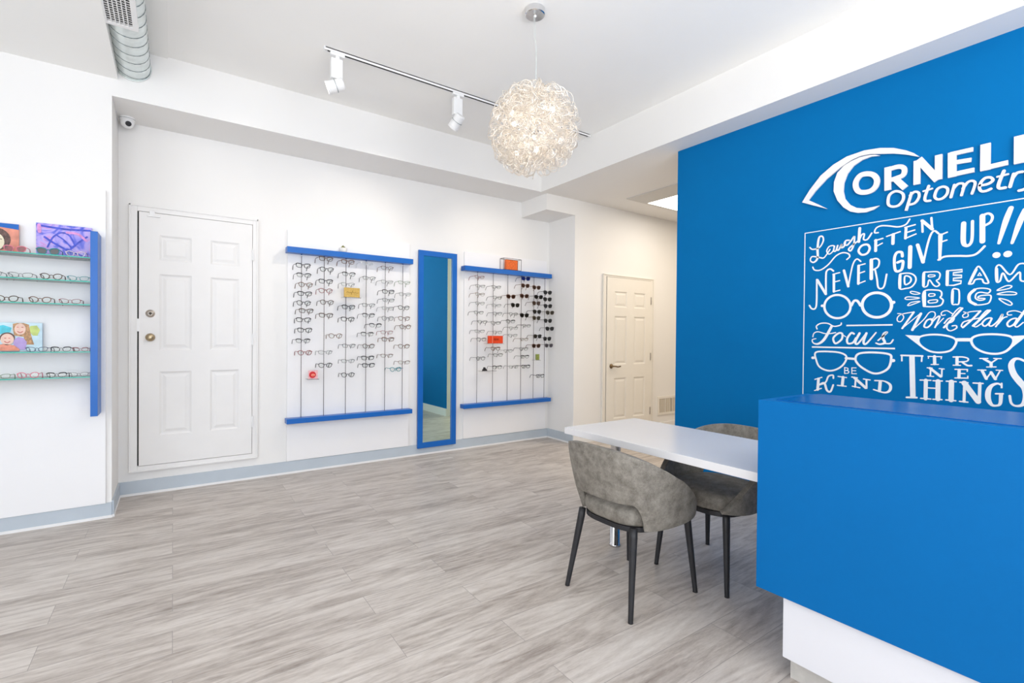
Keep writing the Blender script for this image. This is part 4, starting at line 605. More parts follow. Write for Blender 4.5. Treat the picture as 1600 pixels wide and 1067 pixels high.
for i in range(760):
    zz = rnd.uniform(-1, 1); a = rnd.uniform(0, 2 * math.pi); rr = math.sqrt(1 - zz * zz); d = Vector((rr * math.cos(a), rr * math.sin(a), zz))
    loopr = rnd.uniform(0.024, 0.060); dist = rnd.uniform(0.11, cr - loopr * 0.8) if i % 5 < 2 else cr - loopr * rnd.uniform(0.75, 1.1)
    c = C0 + d * dist
    u = Vector((rnd.gauss(0, 1), rnd.gauss(0, 1), rnd.gauss(0, 1))).normalized()
    v = u.cross(Vector((rnd.gauss(0, 1), rnd.gauss(0, 1), rnd.gauss(0, 1)))).normalized(); ww = u.cross(v)
    turns = rnd.uniform(0.8, 1.9); n = int(15 * turns); drift = rnd.uniform(-0.02, 0.02)
    pts = [c + u * loopr * (1 - 0.15 * k / n) * math.cos(2 * math.pi * turns * k / n) + v * loopr * math.sin(2 * math.pi * turns * k / n) + ww * drift * k / n for k in range(n + 1)]
    wm.tube(pts, rnd.choice((0.0013, 0.0016, 0.0020)), 4, caps=False)
obj('wire_shade', wm, 'alu', g, smooth=True)
for d in dirs:
    p = C0 + d * 0.175
    mb = MB(); mb.lathe([(0.003, -0.016), (0.010, -0.012), (0.013, 0), (0.010, 0.012), (0.003, 0.016)], tuple(p), 'z', 12); obj('bulb', mb, 'bulb', g, smooth=True)
l = bpy.data.lights.new('chandelier_glow', 'POINT'); l.energy = 1.7; l.shadow_soft_size = 0.10; l.color = (1, 0.92, 0.82)
lo = bpy.data.objects.new('chandelier_glow', l); COL.objects.link(lo); lo.location = (cx, cy, cz)

# ------------------------------------------------------------------ track lighting
TY = 3.58
g = thing('lighting_track', 'thin white ceiling track running behind the chandelier', 'lighting track', (2.1, TY, ZC))
mb = MB(); mb.box(0.872, TY - 0.016, ZC - 0.020, 3.40, TY - 0.012, ZC); mb.box(0.872, TY + 0.005, ZC - 0.020, 3.40, TY + 0.016, ZC); mb.box(0.872, TY - 0.016, ZC - 0.006, 3.40, TY + 0.016, ZC)
obj('rail', mb, 'whiteplastic', g)
obj('channel', box(0.89, TY - 0.0118, ZC - 0.0198, 3.385, TY + 0.0048, ZC - 0.007), 'darkslot', g)
obj('end_cap', box(0.862, TY - 0.019, ZC - 0.022, 0.8715, TY + 0.019, ZC), 'whiteplastic', g); obj('end_cap', box(3.4005, TY - 0.019, ZC - 0.022, 3.412, TY + 0.019, ZC), 'whiteplastic', g)
def head(x, label, aim):
    t = thing('track_spotlight', label, 'spotlight', (x, TY, ZC - 0.02), 'spotlights on the ceiling track')
    mb = MB(); mb.box(x - 0.05, TY - 0.016, ZC - 0.040, x + 0.05, TY + 0.016, ZC - 0.0205); mb.box(x - 0.014, TY - 0.014, ZC - 0.06, x + 0.014, TY + 0.014, ZC - 0.040)
    obj('adapter', mb, 'whiteplastic', t, bevel=0.002)
    d = (Vector(aim) - Vector((x, TY, ZC - 0.2))).normalized()
    obj('ballast_box', MB().box(x - 0.045, TY - 0.020, ZC - 0.20, x + 0.035, TY + 0.020, ZC - 0.060), 'whiteplastic', t, bevel=0.004)
    c = Vector((x - 0.005, TY + 0.0, ZC - 0.245)); q = d.to_track_quat('Z', 'Y')
    mb = MB(); prof = [(0.036, -0.055), (0.042, -0.048), (0.044, 0.045), (0.047, 0.050), (0.047, 0.066), (0.041, 0.066), (0.039, 0.045)]
    mb.lathe(prof, (0, 0, 0), 'z', 24); mb.v = [tuple(c + q @ Vector(v)) for v in mb.v]
    o = obj('lamp_head', mb, 'whiteplastic', t, smooth=False)
    mb = MB(); mb.lathe([(0.038, 0.052), (0.038, 0.055)], (0, 0, 0), 'z', 24); mb.v = [tuple(c + q @ Vector(v)) for v in mb.v]; obj('lens', mb, 'spotlens', o)
    mb = MB(); mb.lathe([(0.0455, 0.0), (0.0455, 0.003)], (0, 0, 0), 'z', 24); mb.v = [tuple(c + q @ Vector(v)) for v in mb.v]; obj('seam_ring', mb, 'seam', o)
head(0.955, 'white track spotlight at the free end of the ceiling track', (0.05, 3.95, 2.72))
head(1.925, 'white track spotlight on the ceiling track, just left of the chandelier', (1.5, 4.85, 1.9))
head(2.80, 'white track spotlight on the ceiling track, hidden behind the chandelier', (3.2, 4.85, 1.8))

# ------------------------------------------------------------------ duct
dcx, dcz, dr = -0.235, 3.170, 0.100
g = thing('spiral_duct', 'silver spiral ceiling duct with a white air register', 'duct', (dcx, 3.5, dcz))
mb = MB(); n = 36
mb.tube([(dcx, YF + 0.01 + i * (YC - 0.001 - YF - 0.01) / 12, dcz) for i in range(13)], dr, n, caps=False)
obj('pipe', mb, 'galv', g, smooth=True)
mb = MB(); pitch = 0.115; pts = []; y = YF + 0.05
while y < YC - 0.004:
    a = 2 * math.pi * y / pitch; pts.append((dcx + (dr + 0.001) * math.cos(a), y, dcz + (dr + 0.001) * math.sin(a))); y += pitch / 20
mb.tube(pts, 0.0022, 4); obj('spiral_seam', mb, 'seam', g, smooth=True)
mb = MB(); mb.tube([(dcx + (dr + 0.004) * math.cos(2 * math.pi * k / 32), YC - 0.006, dcz + (dr + 0.004) * math.sin(2 * math.pi * k / 32)) for k in range(32)], 0.005, 6, closed=True); obj('wall_collar', mb, 'galv', g, smooth=True)
rx0, rx1, ry0, ry1, rz = -0.325, -0.168, 2.95, 3.63, 3.052
rg = MB(); fw = 0.026
rg.box(rx0, ry0, rz, rx1, ry0 + fw, rz + 0.022); rg.box(rx0, ry1 - fw, rz, rx1, ry1, rz + 0.022); rg.box(rx0, ry0 + fw, rz, rx0 + fw * 0.6, ry1 - fw, rz + 0.022); rg.box(rx1 - fw, ry0 + fw, rz, rx1, ry1 - fw, rz + 0.022)
ro = obj('air_register', rg, 'whiteplastic', g)
obj('opening', box(rx0 + fw * 0.6, ry0 + fw, rz + 0.012, rx1 - fw, ry1 - fw, rz + 0.020), 'darkslot', ro)
mb = MB()
for i in range(1, 6):
    x = rx0 + fw * 0.6 + (rx1 - fw - rx0 - fw * 0.6) * i / 6; mb.box(x - 0.0025, ry0 + fw, rz + 0.001, x + 0.0025, ry1 - fw, rz + 0.012)
y = ry0 + fw + 0.015
while y < ry1 - fw: mb.box(rx0 + fw * 0.6, y, rz + 0.007, rx1 - fw, y + 0.0018, rz + 0.012); y += 0.024
obj('louvers', mb, 'whiteplastic', ro)

# ------------------------------------------------------------------ security camera
sx, sy = -0.290, 4.76
g = thing('security_camera', 'white dome security camera in the alcove corner above the wide door', 'security camera', (sx, sy, ZB))
mb = MB(); mb.lathe([(0.050, ZB), (0.050, ZB - 0.018), (0.046, ZB - 0.024)], (sx, sy, 0), 'z', 28); obj('mount', mb, 'whiteplastic', g)
mb = MB(); mb.lathe([(0.0505, ZB - 0.012), (0.0505, ZB - 0.0145)], (sx, sy, 0), 'z', 28); obj('seam', mb, 'seam', g)
mb = MB(); mb.lathe([(0.044, 0.02)] + [(0.044 * math.cos(a), 0.044 * -math.sin(a)) for a in [R(x) for x in range(0, 90, 10)]] + [(0.002, -0.044)], (sx, sy, ZB - 0.035), 'z', 28); bo = obj('dome', mb, 'whiteplastic', g, smooth=True)
d = Vector((0.25, -1, -0.45)).normalized(); q = d.to_track_quat('Z', 'Y'); c = Vector((sx, sy, ZB - 0.038))
mb = MB(); mb.lathe([(0.019, 0.030), (0.019, 0.046), (0.014, 0.047), (0.002, 0.047)], (0, 0, 0), 'z', 20); mb.v = [tuple(c + q @ Vector(v)) for v in mb.v]; obj('lens', mb, 'black', bo)

# ------------------------------------------------------------------ display boards in the alcove
def display(name, label, x0, x1, zt, zb, rods, sx0, sx1, sz_top, sz_bot):
    g = thing(name, label, 'display board', ((x0 + x1) / 2, YA, 0.12))
    yb = YA - 0.020
    obj('back_panel', box(x0, yb, zb, x1, YA - 0.0005, zt), 'panel', g, bevel=0.001)
    obj('top_shelf', box(sx0, 4.757, sz_top - 0.052, sx1, yb - 0.0005, sz_top), 'blue', g, bevel=0.001)
    obj('bottom_shelf', box(sx0, 4.757, sz_bot - 0.045, sx1, yb - 0.0005, sz_bot), 'blue', g, bevel=0.001)
    for rx in rods:
        mb = MB(); mb.tube([(rx, 4.80, sz_bot + 0.0005), (rx, 4.80, sz_top - 0.0525)], 0.0028, 6); obj('rod', mb, 'rod', g, smooth=True)
        mb = MB(); mb.tube([(rx, 4.80, sz_top - 0.078), (rx, 4.80, sz_top - 0.053)], 0.0055, 8); obj('rod_clamp', mb, 'chrome', g, smooth=True)
    return g
RODL = [0.970, 1.171, 1.374, 1.571, 1.766, 1.953]; RODR = [2.852, 3.065, 3.271, 3.469, 3.661, 3.833]
DL = display('eyewear_display_board', 'white eyewear display board with blue shelves, between the wide door and the mirror', 0.860, 2.047, 2.248, 0.118, RODL, 0.842, 2.050, 2.080, 0.520)
DR = display('eyewear_display_board', 'white eyewear display board with blue shelves, right of the blue framed mirror', 2.708, 3.900, 2.245, 0.118, RODR, 2.664, 3.912, 2.072, 0.518)

# ------------------------------------------------------------------ eyeglasses
def lens_outline(style, cx0, w_, h_, side):
    pts = []; n = 26
    e = dict(square=0.62, browline=0.75, round=0.95, thin=0.72, sun=0.80).get(style, 0.8)
    for i in range(n):
        a = 2 * math.pi * i / n; c, s = math.cos(a), math.sin(a)
        x = math.copysign(abs(c) ** e, c) * w_ / 2; z = math.copysign(abs(s) ** e, s) * h_ / 2
        if z > 0: x *= 1.03
        else: x *= 0.93
        z += 0.0012 * side * x / w_ * 4
        pts.append((cx0 + x, 0, z))
    return pts
PROTO = {}
def proto(style, col):
    """eyeglasses at the origin facing -Y: front frame, two temples, two lenses"""
    key = (style, col)
    if key in PROTO: return PROTO[key]
    sh = {}
    w_, h_, rim, brow = dict(square=(0.051, 0.035, 0.0027, 0.0042), browline=(0.051, 0.034, 0.0016, 0.0046), round=(0.048, 0.040, 0.0026, 0.0031), thin=(0.051, 0.032, 0.0016, 0.0020), sun=(0.054, 0.044, 0.0024, 0.0036))[style]
    cxl = 0.0345
    fr = MB(); 
    for s in (-1, 1):
        o = lens_outline(style, s * cxl, w_, h_, s); fr.tube(o, rim, 6, closed=True)
        top = [p for p in o if p[2] > h_ * 0.28]; top.sort(key=lambda p: p[0]); fr.tube(top, brow, 6)
        fr.box(s * (cxl + w_ / 2) - 0.004, -0.002, h_ * 0.22, s * (cxl + w_ / 2) + 0.006, 0.004, h_ * 0.22 + 0.005)
    fr.tube(smoothpts([(-cxl + w_ / 2 - 0.001, 0, 0.004), (-0.004, -0.002, 0.009), (0.004, -0.002, 0.009), (cxl - w_ / 2 + 0.001, 0, 0.004)]), max(rim, 0.0014), 6)
    for s in (-1, 1): fr.tube([(s * 0.0085, 0.001, -0.002), (s * 0.009, 0.005, -0.006), (s * 0.010, 0.006, -0.012)], 0.0014, 5)
    sh['frame_front'] = (fr, 'frame_' + (col if col in FC else 'black'))
    for s in (-1, 1):
        t = MB(); xo = s * (cxl + w_ / 2 + 0.004); zz = h_ * 0.22 + 0.0025
        pts = smoothpts([(xo, 0.002, zz), (xo * 1.01, 0.05, zz), (xo * 0.99, 0.095, zz), (xo * 0.96, 0.118, zz - 0.010), (xo * 0.93, 0.138, zz - 0.038)])
        t.tube(pts, [max(rim, 0.0022)] * (len(pts) - 8) + [max(rim, 0.0022) * 1.15] * 8, 6); sh['temple%d' % s] = (t, 'frame_' + (col if col in FC else 'black'))
        l_ = MB(); o = lens_outline(style, s * cxl, w_ - 0.001, h_ - 0.001, s); o2 = [(p[0], 0.0012, p[2]) for p in o]
        k = len(o); l_.add(o + o2, [tuple(range(k)), tuple(range(2 * k - 1, k - 1, -1))] + [(i, k + i, k + (i + 1) % k, (i + 1) % k) for i in range(k)])
        sh['lens%d' % s] = (l_, ('sunlens_' + col) if style == 'sun' else 'lens')
    meshes = []
    for k, (mb, m) in sh.items():
        nm = 'temple' if k.startswith('temple') else ('lens' if k.startswith('lens') else k)
        me = bpy.data.meshes.new(nm); me.from_pydata([tuple(v) for v in mb.v], [], mb.f); me.materials.append(M[m])
        for p in me.polygons: p.use_smooth = nm != 'lens'
        me.update(); meshes.append((nm, me))
    PROTO[key] = meshes
    return meshes
def eyewear(style, col, loc, label, group, scale=1.0, rz=0.0, lens=None):
    sun = style == 'sun'
    root = thing('sunglasses' if sun else 'eyeglasses', label, 'sunglasses' if sun else 'eyeglasses', loc, group)
    root.rotation_euler = (0, 0, rz); root.scale = (scale,) * 3
    for nm, me in proto(style, col):
        o = bpy.data.objects.new(nm, me); COL.objects.link(o); o.parent = root
        if lens and nm == 'lens': o.material_slots[0].link = 'OBJECT'; o.material_slots[0].material = M[lens]
    return root
GL=[(1,0.964,1.908,'square','black'),(1,0.97,1.822,'browline','black'),(1,0.985,1.737,'round','brown'),(1,0.978,1.656,'square','black'),(1,0.97,1.571,'round','black'),(1,0.991,1.501,'square','tortoise'),(1,0.969,1.419,'square','black'),(1,0.979,1.326,'square','black'),(1,0.965,1.229,'browline','black'),(1,0.981,1.121,'round','red'),(2,1.162,1.988,'square','tortoise'),(2,1.169,1.891,'round','black'),(2,1.161,1.78,'square','black'),(2,1.159,1.693,'round','red'),(2,1.172,1.587,'round','tortoise'),(2,1.164,1.466,'square','tortoise'),(2,1.25,1.276,'round','brown'),(2,1.158,1.123,'thin','grey'),(2,1.16,1.003,'round','black'),(3,1.362,1.979,'square','brown'),(3,1.371,1.863,'browline','black'),(3,1.363,1.765,'thin','grey'),(3,1.37,1.551,'square','black'),(3,1.363,1.436,'square','black'),(3,1.375,1.183,'thin','black'),(3,1.367,1.038,'thin','grey'),(3,1.367,0.906,'round','black'),(4,1.549,1.978,'thin','white'),(4,1.567,1.84,'thin','black'),(4,1.562,1.578,'thin','black'),(4,1.563,1.479,'browline','black'),(4,1.632,1.383,'browline','black'),(4,1.551,1.296,'browline','black'),(4,1.565,1.179,'round','tortoise'),(4,1.557,1.064,'square','black'),(4,1.565,0.992,'square','black'),(5,1.748,1.955,'thin','brown'),(5,1.747,1.817,'thin','grey'),(5,1.76,1.72,'square','black'),(5,1.762,1.636,'thin','black'),(5,1.756,1.555,'thin','grey'),(5,1.756,1.455,'round','grey'),(5,1.747,1.315,'thin','red'),(5,1.759,1.246,'square','brown'),(5,1.749,1.083,'thin','brown'),(6,1.927,1.822,'thin','green'),(6,1.936,1.704,'thin','grey'),(6,1.924,1.568,'round','black'),(6,1.928,1.459,'round','brown'),(6,1.942,1.374,'round','brown'),(6,1.928,1.176,'round','brown'),(6,1.931,1.012,'thin','brown'),(6,1.842,0.944,'round','teal')]
GR=[(1,2.818,1.947,'thin','red'),(1,2.83,1.847,'thin','grey'),(1,2.825,1.755,'thin','brown'),(1,2.826,1.654,'thin','grey'),(1,2.811,1.55,'thin','black'),(1,2.861,1.446,'thin','black'),(1,2.824,1.341,'thin','grey'),(1,2.847,1.249,'square','grey'),(1,2.84,1.035,'round','grey'),(2,3.043,1.85,'thin','black'),(2,3.058,1.73,'thin','black'),(2,3.045,1.64,'thin','grey'),(2,3.06,1.547,'thin','black'),(2,3.036,1.44,'thin','black'),(2,3.062,1.332,'thin','grey'),(2,3.039,1.144,'square','brown'),(2,3.074,1.071,'thin','black'),(2,3.064,0.929,'browline','black'),(3,3.247,1.752,'sun','brown'),(3,3.31,1.654,'sun','black'),(3,3.284,1.549,'thin','black'),(3,3.244,1.462,'browline','black'),(3,3.289,1.384,'thin','grey'),(3,3.278,1.297,'thin','grey'),(3,3.214,1.116,'thin','grey'),(3,3.293,0.928,'thin','grey'),(4,3.46,1.979,'sun','blue'),(4,3.455,1.893,'sun','brown'),(4,3.441,1.769,'sun','brown'),(4,3.444,1.539,'sun','black'),(4,3.479,1.415,'thin','black'),(4,3.443,1.252,'thin','brown'),(4,3.438,1.138,'thin','black'),(4,3.458,1.044,'browline','black'),(4,3.472,0.927,'square','black'),(5,3.623,1.882,'sun','brown'),(5,3.657,1.769,'sun','black'),(5,3.622,1.691,'sun','tortoise'),(5,3.633,1.589,'sun','black'),(5,3.626,1.512,'sun','olive'),(5,3.646,1.29,'sun','black'),(5,3.627,1.174,'sun','brown'),(5,3.693,0.805,'square','black'),(6,3.797,1.831,'sun','black'),(6,3.795,1.748,'sun','black'),(6,3.803,1.665,'sun','black'),(6,3.837,1.584,'sun','olive'),(6,3.805,1.483,'sun','black'),(6,3.835,1.386,'sun','black'),(6,3.797,1.261,'sun','black'),(6,3.824,1.178,'sun','grey')]

ORD = ['first', 'second', 'third', 'fourth', 'fifth', 'sixth', 'seventh', 'eighth', 'ninth', 'tenth', 'eleventh', 'twelfth', 'thirteenth']
ADJ = {'square': 'square', 'round': 'round', 'browline': 'browline', 'thin': 'thin-rimmed'}
def hang(data, rods, board, where, group):
    cnt = {}
    rr = random.Random(5)
    for (rod, x, z, style, col) in data:
        i = cnt.get(rod, 0); cnt[rod] = i + 1
        if style == 'sun': lab = '%s-lens sunglasses, %s down on the %s rod of the board %s' % (col, ORD[i], ORD[rod - 1], where)
        else: lab = '%s %s eyeglasses, %s down on the %s rod of the board %s' % (col, ADJ[style], ORD[i], ORD[rod - 1], where)
        eyewear(style, col, (x, 4.700, z), lab, group, 1.0, rr.uniform(-0.07, 0.07))
        rx = rods[rod - 1]
        mb = MB(); zz = z + 0.004
        mb.tube([(rx, 4.797, zz), (rx, 4.780, zz), (x, 4.745, zz), (x, 4.708, zz)], 0.0022, 5)
        mb.tube([(x - 0.008, 4.708, zz + 0.001), (x + 0.008, 4.708, zz + 0.001)], 0.0020, 5)
        obj('holder', mb, 'acrylic', board, smooth=True)
hang(GL, RODL, DL, 'beside the wide door', 'eyewear on the board beside the wide door')
hang(GR, RODR, DR, 'right of mirror', 'eyewear on the board right of the mirror')

# signs on the boards
def sign(name, label, cat, x0, x1, z0, z1, m, y=4.715, t=0.02):
    g = thing(name, label, cat, ((x0 + x1) / 2, y, z0))
    obj('plate', box(x0, y, z0, x1, y + t, z1), m, g, bevel=0.001)
    mb = MB(); mb.box(x0 - 0.01, y - 0.01, z0 - 0.006, x1 + 0.01, y + 0.085, z0 - 0.001)
    obj('holder', mb, 'acrylic', g)
    return g
def flat(g, name, strokes, m, y):
    mb = MB()
    for i, (pts, w_, fl) in enumerate(strokes):
        e = 0.00015 * i
        ribbon(mb, pts, w_, fl, lambda a, b: (a, y, b), lambda a, b: (a, y - 0.0012 - e, b))
    return fixnormals(obj(name, mb, m, g))
g = sign('gold_plaque', 'gold plaque with a script signature on the display board beside the wide door', 'sign', 1.335, 1.482, 1.648, 1.738, 'gold')
flat(g, 'signature', [([(1.352, 1.690), (1.366, 1.697), (1.378, 1.689), (1.395, 1.694), (1.402, 1.684), (1.412, 1.700), (1.424, 1.690), (1.440, 1.693), (1.455, 1.689), (1.470, 1.693)], 0.004, ''), ([(1.398, 1.672), (1.406, 1.690), (1.414, 1.712)], 0.004, '')], 'goldink', 4.7145)
g = sign('red_logo_card', 'small pink card with a red round emblem low on the left board', 'sign', 1.018, 1.098, 0.880, 0.958, 'pinkcard')
cc = (1.052, 0.918); circ = [(cc[0] + 0.030 * math.cos(2 * math.pi * i / 20), cc[1] + 0.030 * math.sin(2 * math.pi * i / 20)) for i in range(20)]
flat(g, 'red_disc', [(circ, 0, 'p')], 'crimson', 4.7145)
cc2 = [(cc[0] + 0.004 + 0.017 * math.cos(2 * math.pi * i / 16), cc[1] - 0.002 + 0.012 * math.sin(2 * math.pi * i / 16)) for i in range(16)]
flat(g, 'emblem', [(cc2, 0, 'p')], 'salmon', 4.7130)
flat(g, 'emblem_mark', [([(1.049, 0.912), (1.061, 0.912)], 0.004, 'l'), ([(1.057, 0.915), (1.057, 0.924)], 0.002, 'l')], 'crimson', 4.7115)
g = sign('red_brand_block', 'orange red sign block with dark lettering on the board right of the mirror', 'sign', 2.950, 3.150, 1.205, 1.292, 'redsign')
flat(g, 'groove', [([(3.005, 1.206), (3.005, 1.291)], 0.006, 'lf')], 'salmon', 4.7145)
zt_ = 1.250
flat(g, 'lettering', [([(3.028, zt_ - 0.010), (3.028, zt_ + 0.012)], 0.005, 'l'), ([(3.036, zt_ - 0.010), (3.036, zt_ + 0.012)], 0.005, 'l'), ([(3.048, zt_ + 0.012), (3.037, zt_), (3.050, zt_ - 0.010)], 0.004, 'l'),
    ([(3.058 + 0.007 * math.cos(a), zt_ + 0.001 + 0.010 * math.sin(a)) for a in [R(x) for x in range(0, 360, 45)]], 0.004, 'c'), ([(3.080 + 0.007 * math.cos(a), zt_ + 0.001 + 0.010 * math.sin(a)) for a in [R(x) for x in range(0, 360, 45)]], 0.004, 'c')], 'redink', 4.7145)
g = sign('green_card', 'small olive green card near the lower right of the right board', 'card', 3.643, 3.690, 1.002, 1.072, 'greencard')
g = thing('folded_cloth', 'small black cleaning cloth low on the board right of the mirror', 'cloth', (2.908, 4.72, 0.890))
mb = MB(); mb.prism([(2.880, 0.892), (2.940, 0.892), (2.936, 0.906), (2.922, 0.914), (2.912, 0.932), (2.900, 0.934), (2.892, 0.916), (2.882, 0.906)], lambda a, b: (a, 4.715, b), lambda a, b: (a, 4.735, b)); obj('cloth', mb, 'black', g)
obj('holder', box(2.86, 4.71, 0.886, 3.06, 4.79, 0.891), 'acrylic', g)

# plant pot and orange block on top of the shelves
g = thing('potted_succulent', 'tiny green succulent in a white pot on the left top shelf', 'plant', (1.345, 4.80, 2.081))
mb = MB(); mb.lathe([(0.026, 2.0815), (0.034, 2.085), (0.038, 2.122), (0.034, 2.124), (0.030, 2.116)], (1.345, 4.80, 0), 'z', 20); obj('pot', mb, 'pot', g, smooth=True)
mb = MB(); rl = random.Random(9)
for i in range(46):
    a = rl.uniform(0, 6.283); e = rl.uniform(0.1, 1.4); ln = rl.uniform(0.020, 0.034); d = Vector((math.cos(a) * math.cos(e), math.sin(a) * math.cos(e), math.sin(e))); p0 = Vector((1.345, 4.80, 2.120))
    mb.tube([p0, p0 + d * ln * 0.5, p0 + d * ln], [0.003, 0.006, 0.001], 5)
obj('foliage', mb, 'leaf', g, smooth=True)
g = thing('wire_cube_ornament', 'orange block inside a black wire cube on the right top shelf', 'ornament', (3.31, 4.80, 2.0735))
x0, x1, y0, y1, z0, z1 = 3.185, 3.440, 4.765, 4.840, 2.0760, 2.208
mb = MB()
for a, b in (((x0, y0), (x1, y0)), ((x1, y0), (x1, y1)), ((x1, y1), (x0, y1)), ((x0, y1), (x0, y0))):
    for z in (z0, z1): mb.tube([(*a, z), (*b, z)], 0.0024, 6)
for p in ((x0, y0), (x1, y0), (x1, y1), (x0, y1)): mb.tube([(*p, z0), (*p, z1)], 0.0024, 6)
obj('wire_frame', mb, 'black', g)
obj('orange_block', box(3.235, 4.785, 2.0740, 3.400, 4.822, 2.196), 'orange', g, bevel=0.003)

# ------------------------------------------------------------------ mirror
g = thing('wall_mirror', 'tall narrow mirror in a blue frame between the two display boards', 'mirror', (2.375, YA, 0.08))
mx0, mx1, mz0, mz1, fw = 2.146, 2.604, 0.078, 2.200, 0.056
mb = MB(); ym = YA - 0.040
mb.box(mx0, ym, mz0, mx0 + fw, YA - 0.013, mz1); mb.box(mx1 - fw, ym, mz0, mx1, YA - 0.013, mz1); mb.box(mx0 + fw, ym, mz0, mx1 - fw, YA - 0.013, mz0 + fw); mb.box(mx0 + fw, ym, mz1 - fw, mx1 - fw, YA - 0.013, mz1)
obj('frame', mb, 'blue', g, bevel=0.001)
mg = obj('mirror_glass', box(mx0 + fw - 0.002, YA - 0.0255, mz0 + fw, mx1 - fw + 0.002, YA - 0.0205, mz1 - fw), 'mirror', g); mg.rotation_euler = (0, 0, 0.013)

# ------------------------------------------------------------------ glass shelf display on the left wall
g = thing('glass_shelf_display', 'white wall panel with blue uprights and five green edged glass shelves', 'display shelf', (-0.9, YC, 0.1))
yb = YC - 0.020
obj('back_panel', box(-1.62, yb, 0.106, -0.381, YC - 0.0005, 2.266), 'panel', g, bevel=0.001)
for bx0 in (-0.442, -1.56): obj('upright', box(bx0, 4.170, 0.738, bx0 + 0.037, yb - 0.0005, 1.946), 'blue', g, bevel=0.001)
SZ = [1.776, 1.620, 1.470, 1.163, 0.999]
for z in SZ:
    mb = MB(); x0, x1, y0, y1 = -1.5225, -0.4425, 4.185, yb - 0.0005
    mb.add([(x0, y0, z - 0.007), (x1, y0, z - 0.007), (x1, y1, z - 0.007), (x0, y1, z - 0.007), (x0, y0, z), (x1, y0, z), (x1, y1, z), (x0, y1, z)], [(3, 2, 1, 0), (4, 5, 6, 7)], 0)
    mb.add([(x0, y0, z - 0.007), (x1, y0, z - 0.007), (x1, y1, z - 0.007), (x0, y1, z - 0.007), (x0, y0, z), (x1, y0, z), (x1, y1, z), (x0, y1, z)], [(0, 1, 5, 4), (1, 2, 6, 5), (2, 3, 7, 6), (3, 0, 4, 7)], 1)
    obj('glass_shelf', mb, ['shelfglass', 'glassedge'], g)
PX = lambda px: -0.873 + px * 0.432 / 142
def stand(si, px, style, col, label, sc=0.86, y=4.205, lens=None, rz=0):
    h = dict(square=0.034, browline=0.033, round=0.038, thin=0.031, sun=0.044)[style]
    rim = 0.0024
    eyewear(style, col, (PX(px), y, SZ[si] + 0.0006 + sc * (h / 2 + rim)), label, 'eyewear on the glass shelves', sc, rz, lens)
# pink and turquoise fronts use their own lens tints
M['sunlens_pink'] = M['sunlens_red']; M['sunlens_teal'] = M['sunlens_black']; M['sunlens_pale'] = M['lens']
stand(0, 25, 'sun', 'pink', 'pink framed sunglasses with red lenses on the top glass shelf', 0.80)
stand(0, 74, 'sun', 'teal', 'turquoise framed dark sunglasses on the top glass shelf', 0.86)
stand(0, 117, 'round', 'pale', 'pale clear eyeglasses in front of the swirled painting on top shelf', 0.80)
stand(1, -12, 'thin', 'grey', 'grey thin eyeglasses, leftmost in the picture on second glass shelf', 0.9)
stand(1, 33, 'thin', 'grey', 'grey thin eyeglasses, second from the left on the second glass shelf', 0.9)
stand(1, 79, 'round', 'tortoise', 'dark tortoise round eyeglasses, middle of the second glass shelf', 0.86)
stand(1, 121, 'thin', 'teal', 'thin teal eyeglasses by the upright on the second glass shelf', 0.86)
stand(2, 13, 'round', 'tortoise', 'dark round eyeglasses, leftmost in the picture on the third glass shelf', 0.86)
stand(2, 62, 'round', 'brown', 'brown round eyeglasses, middle of the third glass shelf', 0.86)
stand(2, 108, 'thin', 'red', 'thin red-brown eyeglasses by the upright on the third glass shelf', 0.86)
stand(3, 57, 'thin', 'blue', 'dark blue eyeglasses in front of the children photo', 0.82)
stand(3, 94, 'browline', 'black', 'black browline eyeglasses in the middle of the fourth glass shelf', 0.78)
stand(3, 124, 'browline', 'red', 'dark red browline eyeglasses by the upright on fourth glass shelf', 0.64, 4.22)
stand(4, 2, 'thin', 'green', 'thin green eyeglasses, leftmost in the picture on the lowest shelf', 0.82)
stand(4, 44, 'round', 'pink', 'bright pink eyeglasses on the lowest glass shelf', 0.82)
stand(4, 87, 'browline', 'black', 'black browline eyeglasses on the lowest glass shelf, right of the pink pair', 0.78)
stand(4, 122, 'thin', 'grey', 'grey thin eyeglasses by the upright on the lowest glass shelf', 0.78)

# prints standing on the shelves
yp = 4.330
g = thing('canvas_painting', 'small canvas of blue, violet and pink swirls on the top glass shelf', 'painting', (-0.60, yp, SZ[0] + 0.0005))
obj('canvas', box(PX(49), yp, SZ[0] + 0.0005, PX(139), yp + 0.016, SZ[0] + 0.215), 'paint', g, bevel=0.001)
sw = []
bx_, bz_ = PX(49), SZ[0] + 0.0005
P_ = lambda u, v: (bx_ + u * 0.27, bz_ + v * 0.21)
flat(g, 'blue_strokes', [([P_(0.15, 0.6), P_(0.3, 0.45), P_(0.55, 0.25), P_(0.75, 0.15), P_(0.9, 0.05)], 0.012, ''), ([P_(0.2, 0.3), P_(0.3, 0.62), P_(0.45, 0.78), P_(0.6, 0.7), P_(0.7, 0.4)], 0.009, ''), ([P_(0.62, 0.3), P_(0.75, 0.5), P_(0.92, 0.72)], 0.010, ''), ([P_(0.02, 0.95), P_(0.5, 0.9), P_(0.98, 0.93)], 0.012, ''), ([P_(0.35, 0.7), P_(0.5, 0.55), P_(0.62, 0.35)], 0.008, '')], 'canvasedge', yp - 0.0003)
pk = mat('painted_pink', (0.70, 0.30, 0.62), 0.5, noise=(40, 0.2))
flat(g, 'pink_stroke', [([P_(0.55, 0.80), P_(0.75, 0.78), P_(0.9, 0.6)], 0.014, '')], pk, yp - 0.0018); flat(g, 'pink_stroke', [([P_(0.05, 0.95), P_(0.06, 0.75)], 0.018, '')], pk, yp - 0.0018)
